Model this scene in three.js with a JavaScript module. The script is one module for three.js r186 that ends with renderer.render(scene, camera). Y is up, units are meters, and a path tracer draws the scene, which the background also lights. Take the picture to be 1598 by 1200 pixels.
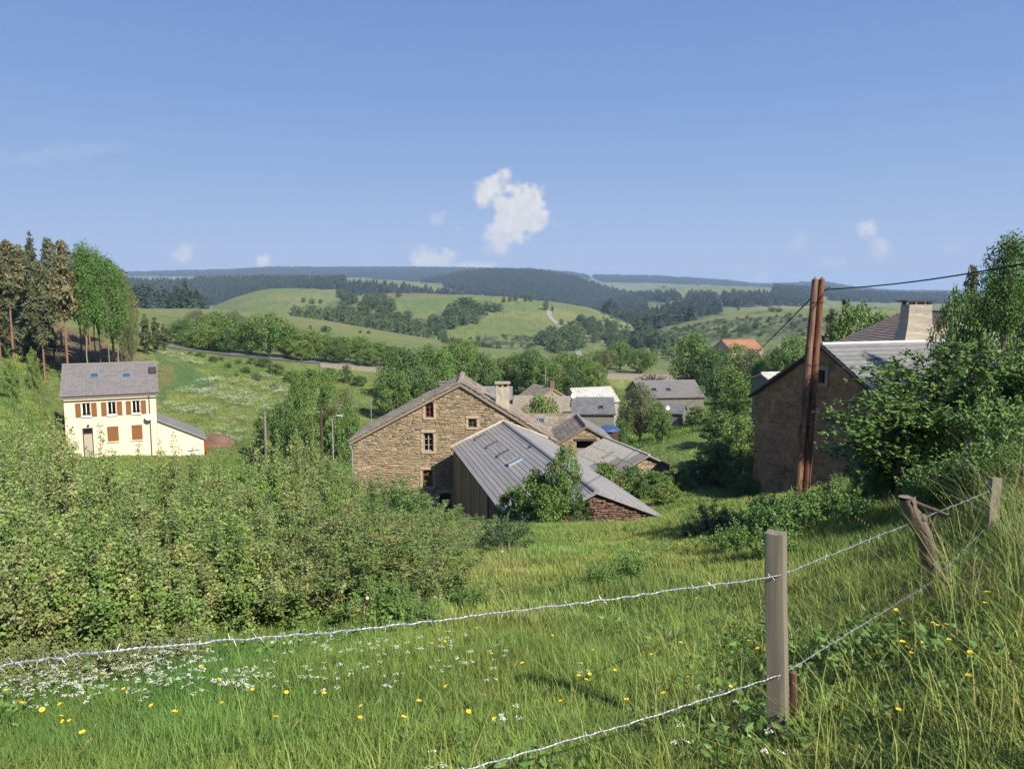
import * as THREE from 'three';
import { mergeGeometries } from 'three/addons/utils/BufferGeometryUtils.js';

// ---------------------------------------------------------------- camera, sky, sun, exposure
const scene = new THREE.Scene();
const camera = new THREE.PerspectiveCamera(53.13, 1024 / 768, 0.1, 20000);
const PITCH = THREE.MathUtils.degToRad(6.4), EYE = 16;
camera.position.set(0, EYE, 0);
camera.rotation.set(-PITCH, 0, 0);
const renderer = new THREE.WebGLRenderer({ antialias: true });
renderer.setSize(1024, 768);
renderer.toneMapping = THREE.LinearToneMapping;
renderer.toneMappingExposure = 1.65;
renderer.shadowMap.enabled = true;
const SUN = new THREE.Vector3(0.49, 0.615, 0.615).normalize();
const sun = new THREE.DirectionalLight(new THREE.Color(1.0, 0.945, 0.85), 5.0);
sun.name = 'sun';
sun.position.copy(SUN).multiplyScalar(300); sun.target.position.set(0, 0, -60);
sun.position.add(sun.target.position);
sun.castShadow = true; sun.shadow.mapSize.set(4096, 4096);
Object.assign(sun.shadow.camera, { left: -150, right: 150, top: 120, bottom: -120, near: 1, far: 800 });
scene.add(sun, sun.target);

// ---------------------------------------------------------------- numbers
function rngOf(seed) { let a = seed >>> 0; return () => { a = (a + 0x6D2B79F5) | 0; let t = Math.imul(a ^ (a >>> 15), 1 | a); t = (t + Math.imul(t ^ (t >>> 7), 61 | t)) ^ t; return ((t ^ (t >>> 14)) >>> 0) / 4294967296; }; }
const clamp = (x, a, b) => Math.min(b, Math.max(a, x)), lerp = (a, b, t) => a + (b - a) * t;
const sstep = (a, b, x) => { const t = clamp((x - a) / (b - a), 0, 1); return t * t * (3 - 2 * t); };
function hash2(x, y, s = 0) { let h = Math.imul(x | 0, 374761393) + Math.imul(y | 0, 668265263) + Math.imul(s | 0, 1274126177); h = Math.imul(h ^ (h >>> 13), 1274126177); return ((h ^ (h >>> 16)) >>> 0) / 4294967296; }
function vnoise(x, y, s = 0, per = 0) {
  const xi = Math.floor(x), yi = Math.floor(y), fx = x - xi, fy = y - yi;
  const w = per ? (v => ((v % per) + per) % per) : (v => v);
  const a = hash2(w(xi), w(yi), s), b = hash2(w(xi + 1), w(yi), s), c = hash2(w(xi), w(yi + 1), s), d = hash2(w(xi + 1), w(yi + 1), s);
  const u = fx * fx * (3 - 2 * fx), v = fy * fy * (3 - 2 * fy);
  return a + (b - a) * u + (c - a) * v + (a - b - c + d) * u * v;
}
function fbm(x, y, o = 4, s = 0, per = 0) { let v = 0, a = 0.5, t = 0; for (let i = 0; i < o; i++) { v += a * vnoise(x, y, s + i * 17, per); t += a; a *= 0.5; x *= 2; y *= 2; per *= 2; } return v / t; }
const lin = (r, g, b) => new THREE.Color().setRGB(r, g, b);

// ---------------------------------------------------------------- pixel (of the 1598 x 1200 photograph) -> point
const CP = Math.cos(PITCH), SP = Math.sin(PITCH), F = 1200, CX = 799, CY = 600;
const ray = (px, py) => { const X = (px - CX) / F, Y = (CY - py) / F, z = CP + Y * SP; return [X / z, (Y * CP - SP) / z]; };   // x and y per metre of depth
const P = (px, py, d) => { const [a, b] = ray(px, py); return new THREE.Vector3(a * d, EYE + b * d, -d); };
const PH = (px, py, y) => { const [a, b] = ray(px, py), d = (y - EYE) / b; return new THREE.Vector3(a * d, y, -d); };
function project(x, y, z) { const yy = y - EYE, depth = -z * CP - yy * SP, up = yy * CP - z * SP; return [CX + F * x / depth, CY - F * up / depth, depth]; }

// ---------------------------------------------------------------- the sky: clear blue air with a few small summer clouds
{
  const W = 4096, H = 2048, data = new Float32Array(W * H * 4);
  const stops = [[0, 0.5, 0.595, 0.77], [2, 0.455, 0.56, 0.765], [5, 0.37, 0.495, 0.75], [9, 0.28, 0.42, 0.715], [14, 0.21, 0.345, 0.665], [20, 0.165, 0.288, 0.6], [35, 0.12, 0.23, 0.53], [60, 0.085, 0.18, 0.46], [90, 0.07, 0.155, 0.42]];
  // clouds: [pixel x, pixel y, half width, half height, tilt, strength, seed], turned into directions
  const clouds = [[808, 332, 52, 40, -0.75, 1.7, 3], [766, 294, 38, 20, -0.6, 1.0, 5], [785, 366, 36, 26, -0.6, 0.8, 8], [832, 348, 30, 20, -0.3, 1.3, 9], [672, 408, 42, 22, 0, 1.1, 11], [744, 416, 36, 10, 0, 1.1, 14], [684, 339, 17, 11, -0.3, 0.3, 17], [716, 355, 7, 6, 0, 0.2, 18],
    [285, 396, 18, 12, -0.5, 0.62, 21], [412, 408, 14, 11, -0.5, 0.85, 24], [1353, 355, 17, 16, 0.2, 0.62, 27], [1374, 387, 20, 14, 0.3, 0.42, 30], [1245, 378, 14, 22, 0.2, 0.2, 31], [1300, 411, 18, 10, 0.1, 0.3, 33], [1188, 433, 18, 12, 0.1, 0.35, 35], [1155, 420, 16, 8, 0.1, 0.15, 36], [95, 240, 100, 14, -0.2, 0.1, 40], [1488, 388, 20, 8, 0, 0.12, 43]]
    .map(([px, py, hw, hh, ...q]) => { const [a, b] = ray(px, py), g = 180 / Math.PI; return [Math.atan(a) * g, Math.atan(b / Math.hypot(1, a)) * g, hw * 0.047, hh * 0.047, ...q]; });
  const sample = e => { e = Math.max(0, e); let i = 0; while (i < stops.length - 2 && e > stops[i + 1][0]) i++; const a = stops[i], b = stops[i + 1], t = clamp((e - a[0]) / (b[0] - a[0]), 0, 1); return [1, 2, 3].map(k => lerp(a[k], b[k], t) / 1.6); };
  for (let j = 0; j < H; j++) {
    const el = ((j + 0.5) / H - 0.5) * 180, c = sample(el);
    for (let i = 0; i < W; i++) { const o = (j * W + i) * 4; data[o] = c[0]; data[o + 1] = c[1]; data[o + 2] = c[2]; data[o + 3] = 1; }
  }
  for (const [az, el, hw, hh, tilt, str, seed] of clouds) {
    const i0 = Math.floor(((az - hw * 2.2) / 360 + 0.25) * W), i1 = Math.ceil(((az + hw * 2.2) / 360 + 0.25) * W);
    const j0 = Math.floor(((el - hh * 2.6) / 180 + 0.5) * H), j1 = Math.ceil(((el + hh * 2.6) / 180 + 0.5) * H);
    for (let j = j0; j <= j1; j++) for (let i = i0; i <= i1; i++) {
      const a = ((i + 0.5) / W - 0.25) * 360 - az, e = ((j + 0.5) / H - 0.5) * 180 - el;
      const x = (a * Math.cos(tilt) + e * -Math.sin(tilt)) / hw, y = (a * Math.sin(tilt) + e * Math.cos(tilt)) / hh;
      const wx = x + (fbm(a * 1.6 + seed, e * 1.6, 4, seed) - 0.5) * 1.05, wy = y + (fbm(a * 1.6 + 9 + seed, e * 1.6, 4, seed + 5) - 0.5) * 1.05;
      const r = Math.hypot(wx, wy), n = fbm(a * 2.6 + seed * 3, e * 2.6, 5, seed + 9);
      const k = clamp((sstep(1.2, 0.3, r) * (0.68 + 0.64 * n) - 0.06) * str * 1.25, 0, 0.97);
      if (k <= 0) continue;
      const o = (j * W + ((i + W) % W)) * 4, s = clamp(0.86 + (n - 0.5) * 0.3, 0.7, 1.02);
      const col = [0.56 * s, 0.555 * s, 0.565 * s];
      for (let q = 0; q < 3; q++) data[o + q] = lerp(data[o + q], col[q], k);
    }
  }
  const t = new THREE.DataTexture(data, W, H, THREE.RGBAFormat, THREE.FloatType);
  t.mapping = THREE.EquirectangularReflectionMapping; t.magFilter = t.minFilter = THREE.LinearFilter; t.wrapS = THREE.RepeatWrapping; t.needsUpdate = true;
  scene.background = t; scene.environment = t;
}
scene.fog = new THREE.FogExp2(new THREE.Color(0.5, 0.68, 0.95), 0.00015);


// ---------------------------------------------------------------- helpers for things and parts
const taken = new Map();
function numbered(name) { const n = taken.get(name) || 0; taken.set(name, n + 1); return n ? `${name}_${String(n).padStart(3, '0')}` : name; }
function tag(o, label, category, group, kind) { Object.assign(o.userData, { label, category }); if (group) o.userData.group = group; if (kind) o.userData.kind = kind; return o; }
function thing(name, label, category, group) { const o = new THREE.Group(); o.name = numbered(name); tag(o, label, category, group); scene.add(o); return o; }
function shade(o) { o.castShadow = o.receiveShadow = true; return o; }
function part(parent, name, geometry, material, label) { const m = shade(new THREE.Mesh(geometry, material)); m.name = name; if (label) m.userData.label = label; parent.add(m); return m; }
function structure(name, geometry, material) { const m = shade(new THREE.Mesh(geometry, material)); m.name = numbered(name); m.userData.kind = 'structure'; scene.add(m); return m; }
function copyOf(root, label, group) { const c = root.clone(); c.name = numbered(root.userData.base || root.name.replace(/_\d{3}$/, '')); c.userData = { ...root.userData }; if (label) c.userData.label = label; if (group) c.userData.group = group; scene.add(c); return c; }
const boxG = (w, h, d, x = 0, y = 0, z = 0) => { const g = new THREE.BoxGeometry(w, h, d); g.translate(x, y, z); return g; };

// ---------------------------------------------------------------- computed textures
function dataTex(size, fn, srgb) {
  const d = new Uint8Array(size * size * 4);
  for (let j = 0; j < size; j++) for (let i = 0; i < size; i++) { const c = fn(i / size, j / size), o = (j * size + i) * 4; for (let k = 0; k < 3; k++) d[o + k] = clamp((Array.isArray(c) ? c[k] : c) * 255, 0, 255); d[o + 3] = 255; }
  const t = new THREE.DataTexture(d, size, size); t.wrapS = t.wrapT = THREE.RepeatWrapping; t.magFilter = t.minFilter = THREE.LinearFilter; if (srgb) t.colorSpace = THREE.SRGBColorSpace; t.needsUpdate = true; return t;
}
const rep = (t, x, y) => { const c = t.clone(); c.repeat.set(x, y); c.needsUpdate = true; return c; };
const grainTex = dataTex(512, (u, v) => { const a = fbm(u * 8, v * 8, 5, 1, 8), b = fbm(u * 64, v * 64, 2, 4, 64); const k = 0.72 + (a - 0.5) * 0.5 + (b - 0.5) * 0.45; return [k, k, k * 0.98]; });
const bumpTex = dataTex(512, (u, v) => fbm(u * 16, v * 16, 5, 7, 16));
const plasterTex = dataTex(512, (u, v) => { const a = fbm(u * 6, v * 6, 5, 31, 6), b = fbm(u * 40, v * 40, 3, 33, 40), s = sstep(0.6, 0.68, fbm(u * 12, v * 12, 4, 37, 12)); const k = 0.78 + (a - 0.5) * 0.5 + (b - 0.5) * 0.3 - s * 0.12; return [k, k * 0.985, k * 0.96]; });
const roughTex = dataTex(512, (u, v) => { const a = fbm(u * 7, v * 7, 5, 131, 7), b = fbm(u * 48, v * 48, 3, 133, 48), s = sstep(0.56, 0.64, fbm(u * 14, v * 14, 5, 137, 14)), q = sstep(0.62, 0.7, fbm(u * 26, v * 26, 4, 139, 26)), k = 0.78 + (a - 0.5) * 0.75 + (b - 0.5) * 0.4 - s * 0.2 - q * 0.22; return [k, k * 0.985, k * 0.95]; });
const streakTex = dataTex(512, (u, v) => { const w = fbm(u * 30, v * 4, 4, 241, 0), f = fbm(u * 90, v * 9, 3, 244, 0), s = sstep(0.58, 0.68, fbm(u * 24, v * 2.2, 3, 247)), q = sstep(0.6, 0.7, fbm(u * 34 + 9, v * 3, 3, 249)), k = 0.62 + (w - 0.5) * 0.9 + (f - 0.5) * 0.5 - q * 0.3; return [k + s * 0.3, k * 0.95 + s * 0.38, k * 0.9 + s * 0.4]; });
const creamTex = dataTex(256, (u, v) => { const k = 0.92 + (fbm(u * 6, v * 6, 5, 31, 6) - 0.5) * 0.14 + (fbm(u * 40, v * 40, 3, 33, 40) - 0.5) * 0.1; return [k, k * 0.99, k * 0.97]; });
const woodTex = dataTex(512, (u, v) => { const w = fbm(u * 40, v * 3, 4, 41, 0) , f = fbm((u % 1) * 160, v * 5, 2, 44, 0), k = 0.7 + (w - 0.5) * 0.6 + (f - 0.5) * 0.4; return [k, k * 0.97, k * 0.93]; });

// ---------------------------------------------------------------- the lie of the land
// heights under the eye along lines of sight: columns are directions (pixel x), rows distances
const COLS = [-260, 0, 50, 100, 200, 300, 400, 500, 600, 700, 800, 900, 1000, 1100, 1200, 1300, 1400, 1500, 1600, 1900];
const ROWS = [0.6, 3, 5, 8, 12, 18, 26, 34, 42, 52, 62, 74, 86, 100, 118, 131, 135, 150, 200, 280, 350, 480, 700];
const TAB = [
  [1.7, 2.2, 2.9, 3.7, 4.7, 5.6, 6.2, 6.4, 5.8, 4.6, 3.2, 1.8, 0.5, -1, -3, -4.5, -5, -6, -9, -11, -11, 10, 30],
  [1.7, 2.25, 2.95, 3.85, 5.0, 6.8, 8.6, 9.4, 9.4, 8.9, 8.3, 7.6, 6.9, 5.4, 3.0, 1.4, 1.0, -0.4, -2.5, -2, 0, 14, 30],
  [1.7, 2.25, 2.9, 3.8, 5.0, 6.8, 8.8, 10.2, 11.0, 11.3, 11.0, 10.2, 8.6, 6.8, 4.6, 3.0, 2.6, 1.2, -0.5, 0, 2, 15, 30],
  [1.7, 2.25, 2.9, 3.75, 4.9, 6.7, 9.0, 10.8, 12.2, 13.4, 14.4, 14.6, 11.6, 8.6, 6.4, 5.0, 4.6, 3.2, 1.5, 2, 3.5, 16, 30],
  [1.7, 2.25, 2.85, 3.7, 4.9, 6.7, 9.2, 11.2, 12.9, 14.2, 15.0, 15.2, 13.2, 9.6, 8.1, 7.5, 7.3, 6.8, 5, 4.4, 4.6, 18, 30],
  [1.7, 2.2, 2.75, 3.6, 4.8, 6.6, 9.0, 11.2, 13.0, 14.6, 15.8, 15.8, 14.2, 12.4, 10.4, 9.5, 9.4, 9.3, 8, 6.2, 4.9, 18, 30],
  [1.7, 2.2, 2.75, 3.5, 4.6, 6.3, 8.7, 11.2, 13.0, 14.8, 15.6, 15.8, 15.2, 14.2, 12.2, 11.0, 10.7, 10.6, 9.5, 7.6, 6.4, 20, 32],
  [1.7, 2.2, 2.75, 3.45, 4.5, 6.0, 8.4, 11.0, 13.0, 14.8, 15.8, 16.2, 16.0, 15.2, 14.1, 13.4, 11.8, 11.7, 11.2, 10, 9.8, 24, 34],
  [1.7, 2.2, 2.75, 3.4, 4.4, 5.9, 8.1, 10.8, 13.0, 14.6, 15.8, 16.4, 16.5, 16.0, 15.0, 14.3, 12.8, 12.7, 13, 14, 14.8, 28, 34],
  [1.7, 2.2, 2.75, 3.4, 4.35, 5.8, 7.9, 10.4, 12.8, 14.6, 15.8, 16.4, 16.5, 16.3, 15.4, 14.8, 13.2, 13.1, 14.5, 17, 19.5, 30, 35],
  [1.7, 2.2, 2.75, 3.4, 4.3, 5.9, 8.0, 10.3, 12.2, 14.4, 15.4, 16.0, 16.4, 16.3, 15.6, 15.0, 13.5, 13.4, 15.5, 19, 24, 32, 36],
  [1.7, 2.2, 2.7, 3.4, 4.3, 5.85, 7.95, 10.3, 11.8, 13.6, 14.4, 15.2, 16.0, 16.0, 15.6, 15.2, 13.8, 13.7, 17, 22, 27, 33, 37],
  [1.7, 2.2, 2.7, 3.35, 4.2, 5.75, 7.85, 10.2, 11.2, 12.4, 12.9, 14.2, 15.2, 15.6, 15.6, 15.3, 14.1, 14.0, 18, 24, 29, 34, 38],
  [1.7, 2.2, 2.65, 3.3, 4.15, 5.5, 7.4, 9.4, 10.9, 11.6, 11.5, 12.6, 14.2, 15.0, 15.5, 15.4, 14.3, 14.2, 18, 23, 28, 34, 38],
  [1.7, 2.2, 2.6, 3.2, 4.0, 5.3, 7.0, 9.2, 11.3, 12.2, 12.0, 12.0, 12.8, 14.0, 14.6, 14.4, 13.6, 13.4, 15, 20, 26, 34, 38],
  [1.65, 2.1, 2.45, 3.05, 3.75, 4.9, 6.6, 8.8, 10.6, 11.4, 11.4, 11.4, 11.8, 12.4, 12.8, 12.6, 12.2, 12, 13, 18, 24, 33, 38],
  [1.6, 2.0, 2.35, 2.85, 3.4, 4.3, 6.0, 8.0, 9.6, 10.4, 10.6, 10.8, 11, 11.2, 11.2, 11, 11, 11, 12, 17, 23, 32, 38],
  [1.55, 1.85, 2.2, 2.6, 2.95, 3.5, 4.9, 6.8, 8.4, 9.2, 9.6, 9.8, 10, 10, 10, 10, 10, 10, 11, 16, 22, 32, 38],
  [1.5, 1.75, 2.0, 2.2, 2.2, 2.4, 3.2, 4.8, 6.2, 7, 7.4, 7.8, 8, 8, 8, 8, 8, 8, 9, 14, 20, 30, 38],
  [1.45, 1.6, 1.7, 1.7, 1.5, 1.3, 1.3, 1.5, 2.4, 3, 3.5, 4, 4, 4, 4, 4, 4, 4, 5, 10, 18, 30, 38]];
const AZ = COLS.map(p => Math.atan((p - CX) / F)), LROW = ROWS.map(Math.log);
const cub = (p0, p1, p2, p3, t) => { const m1 = (p2 - p0) / 2, m2 = (p3 - p1) / 2, a = t * t; return (2 * t * a - 3 * a + 1) * p1 + (t * a - 2 * a + t) * m1 + (-2 * t * a + 3 * a) * p2 + (t * a - a) * m2; };
function monot(y, x, i, v) {   // Hermite with limited slopes along a row of samples
  const n = y.length, s = k => (y[k + 1] - y[k]) / (x[k + 1] - x[k]);
  const sl = k => { if (k <= 0) return s(0); if (k >= n - 1) return s(n - 2); const a = s(k - 1), b = s(k); return a * b <= 0 ? 0 : 2 * a * b / (a + b); };
  const h = x[i + 1] - x[i], t = (v - x[i]) / h, a = t * t;
  return (2 * t * a - 3 * a + 1) * y[i] + (t * a - 2 * a + t) * h * sl(i) + (-2 * t * a + 3 * a) * y[i + 1] + (t * a - a) * h * sl(i + 1);
}
function tabHeight(az, d) {
  const l = clamp(Math.log(Math.max(d, 0.3)), LROW[0], LROW[LROW.length - 1]);
  let i = 0; while (i < AZ.length - 2 && az > AZ[i + 1]) i++;
  let j = 0; while (j < LROW.length - 2 && l > LROW[j + 1]) j++;
  const t = clamp((az - AZ[i]) / (AZ[i + 1] - AZ[i]), 0, 1), q = k => monot(TAB[clamp(k, 0, AZ.length - 1)], LROW, j, l);
  return -cub(q(i - 1), q(i), q(i + 1), q(i + 2), t);
}
// far hills: [ridge distance, front depth, front drop, back depth, [pixel x, pixel y of the ridge ...]]
const HILLS = [
  { D: 560, W: 160, drop: 14, B: 200, r: [-300, 470, 60, 474, 215, 476, 300, 481, 380, 492, 430, 520] },
  { D: 900, W: 360, drop: 34, B: 340, r: [180, 560, 260, 512, 335, 479, 380, 461, 420, 452, 455, 450, 490, 452, 530, 461, 570, 474, 640, 500, 720, 540] },
  { D: 760, W: 340, drop: 40, B: 320, r: [420, 570, 480, 505, 530, 468, 580, 459, 640, 456, 700, 458, 780, 463, 860, 471, 920, 481, 960, 494, 990, 511, 1040, 545, 1100, 600] },
  { D: 650, W: 300, drop: 26, B: 330, r: [900, 620, 960, 560, 1010, 522, 1060, 505, 1120, 492, 1200, 484, 1300, 480, 1400, 481, 1500, 484, 1900, 480] },
  { D: 1750, W: 620, drop: 50, B: 500, r: [-500, 430, 0, 434, 200, 440, 300, 441, 400, 439, 470, 438, 540, 436, 610, 437, 680, 446, 760, 462, 860, 482] },
  { D: 2600, W: 1100, drop: 108, B: 900, r: [520, 470, 610, 452, 680, 439, 730, 428, 770, 424, 830, 425, 880, 432, 940, 446, 1000, 464, 1100, 482] },
  { D: 2500, W: 1500, drop: 56, B: 700, r: [820, 490, 900, 474, 970, 460, 1050, 448, 1150, 447, 1250, 453, 1330, 458, 1460, 463, 1600, 463, 2200, 460] },
  { D: 4700, W: 2000, drop: 130, B: 1800, r: [-800, 430, 0, 431, 200, 428, 300, 426, 370, 424, 440, 421, 560, 421, 640, 421, 730, 422, 830, 424, 880, 428, 920, 432, 1000, 434, 1060, 436, 1130, 441, 1190, 446, 1235, 445, 1275, 443, 1330, 451, 1400, 456, 1600, 458, 2400, 455] }];
for (const h of HILLS) { h.a = []; h.k = []; for (let i = 0; i < h.r.length; i += 2) { h.a.push(Math.atan((h.r[i] - CX) / F)); h.k.push(ray(h.r[i], h.r[i + 1])[1]); } }
const ease = t => { t = Math.max(0, t); return t < 1 ? t * t * (3 - 2 * t) * 0.7 + t * 0.3 : 1 + (t - 1) * 1.6; };
function hillHeight(h, az, d) {
  const n = h.a.length; let i = 0; while (i < n - 2 && az > h.a[i + 1]) i++;
  const aa = clamp(az, h.a[0], h.a[n - 1]), k = monot(h.k, h.a, i, aa);
  const top = k * h.D; return d < h.D ? top - h.drop * ease((h.D - d) / h.W) : top - h.drop * 1.1 * ease((d - h.D) / h.B);
}
function landHeight(x, z) {
  let az = Math.atan2(x, -z); const r = Math.hypot(x, z), ca = clamp(az, -0.82, 0.82), d = r * Math.cos(ca);
  let h = tabHeight(ca, Math.max(d, 0.6));
  if (d > 170) {
    const s = clamp(d * 0.005, 1, 14); let m = h; const v = [h];
    for (const L of HILLS) { const q = hillHeight(L, ca, d); v.push(q); if (q > m) m = q; }
    let e = 0; for (const q of v) e += Math.exp((q - m) / s);
    const far = m + s * Math.log(e); h = lerp(h, far, sstep(170, 300, d));
    const gp = CX + F * Math.tan(ca); h -= 5 * Math.exp(-(((d - 462) / 52) ** 2)) * sstep(400, 470, gp) * sstep(790, 700, gp);   // wooded gully behind the near meadow
  }
  const am = d < 40 ? 0.05 : Math.min(0.05 + (d - 40) * 0.0016, 3.2), fr = d < 40 ? 0.55 : 14 / Math.max(d, 40);
  h += (fbm(x * 0.05, z * 0.05, 4, 90) - 0.5) * am * 1.6 * sstep(30, 90, d) + (fbm(x * 0.9, z * 0.9, 3, 91) - 0.5) * 0.14 * sstep(60, 20, d);
  if (d > 400) h += (fbm(x * 0.006, z * 0.006, 4, 92) - 0.5) * Math.min(d * 0.004, 9);
  return EYE + h;
}
const groundY = (x, z) => landHeight(x, z);
function at(px, d) { let py = 600, x = 0, y = 0; for (let i = 0; i < 4; i++) { x = ray(px, py)[0] * d; y = groundY(x, -d); py = project(x, y, -d)[1]; } return new THREE.Vector3(x, y, -d); }   // the ground in direction px at distance d
function cast(px, py, d0 = 2, d1 = 6000) {   // where the line of sight meets the ground
  const [a, b] = ray(px, py); let d = d0, last = d0;
  while (d < d1) { if (EYE + b * d < groundY(a * d, -d)) { let lo = last, hi = d; for (let i = 0; i < 18; i++) { const m = (lo + hi) / 2; if (EYE + b * m < groundY(a * m, -m)) hi = m; else lo = m; } return new THREE.Vector3(a * hi, groundY(a * hi, -hi), -hi); } last = d; d *= 1.012; }
  return null;
}
const inPoly = (poly, x, y) => { let c = false; for (let i = 0, n = poly.length / 2, j = n - 1; i < n; j = i++) { const xi = poly[2 * i], yi = poly[2 * i + 1], xj = poly[2 * j], yj = poly[2 * j + 1]; if ((yi > y) !== (yj > y) && x < (xj - xi) * (y - yi) / (yj - yi) + xi) c = !c; } return c; };

// land cover, drawn as outlines seen from the viewpoint and laid on the land between two distances
const FOREST = [   // [nearest, farthest, outline]
  [1000, 2300, [150, 443, 340, 444, 420, 446, 330, 470, 310, 478, 150, 470]], [1000, 2300, [300, 441, 540, 438, 520, 452, 500, 450, 455, 452, 420, 456, 340, 476, 310, 478]],
  [1100, 2400, [520, 449, 570, 446, 640, 452, 700, 458, 780, 466, 780, 470, 640, 458, 540, 462]],
  [1300, 3000, [690, 440, 730, 428, 770, 424, 830, 425, 880, 433, 950, 452, 1000, 470, 1010, 486, 960, 492, 900, 480, 800, 466, 700, 452]],
  [2800, 6500, [200, 420, 640, 418, 900, 424, 920, 436, 700, 440, 620, 432, 440, 434, 300, 431, 200, 431]], [2800, 6500, [920, 428, 1200, 440, 1600, 452, 1600, 470, 1480, 468, 1330, 460, 1230, 450, 1000, 441, 940, 440]],
  [2200, 5000, [560, 432, 700, 426, 740, 434, 690, 442, 640, 440, 600, 437]],
  [380, 640, [205, 452, 250, 458, 325, 476, 325, 486, 205, 486]],
  [900, 3000, [972, 462, 1060, 461, 1060, 468, 1040, 471, 974, 468]], [900, 3000, [1070, 462, 1120, 462, 1120, 474, 1072, 474]], [900, 3000, [1125, 462, 1258, 462, 1262, 477, 1130, 479]], [1500, 3200, [1205, 450, 1330, 452, 1330, 462, 1210, 460]], [1500, 3200, [1290, 457, 1480, 462, 1480, 474, 1300, 470]],
  [420, 1200, [1010, 500, 1050, 482, 1080, 476, 1122, 474, 1126, 490, 1080, 498, 1040, 510, 1012, 520]],
  [420, 1400, [900, 470, 970, 478, 1010, 492, 1012, 520, 1000, 520, 985, 506, 940, 488]]];
const SCRUB = [[380, 900, [450, 480, 500, 486, 560, 500, 650, 505, 700, 520, 640, 524, 560, 512, 470, 492]], [380, 900, [890, 500, 960, 495, 1010, 520, 1010, 552, 960, 550, 915, 530]], [300, 800, [690, 535, 760, 522, 840, 526, 830, 545, 700, 545]], [380, 800, [1020, 520, 1130, 498, 1230, 492, 1300, 496, 1290, 520, 1180, 535, 1080, 545]], [380, 900, [640, 510, 720, 480, 760, 470, 770, 490, 700, 515]]];
const FELLED = [-60, 450, 60, 470, 120, 520, 225, 562, 225, 592, 140, 594, 90, 575, 30, 545, -60, 520], MOWN = [232, 545, 262, 553, 310, 580, 345, 606, 300, 612, 262, 608, 250, 640, 244, 600, 250, 570];
const coverIn = (list, px, py, d) => { for (const [a, b, poly] of list) if (d > a && d < b && inPoly(poly, px, py)) return true; return false; };
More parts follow.
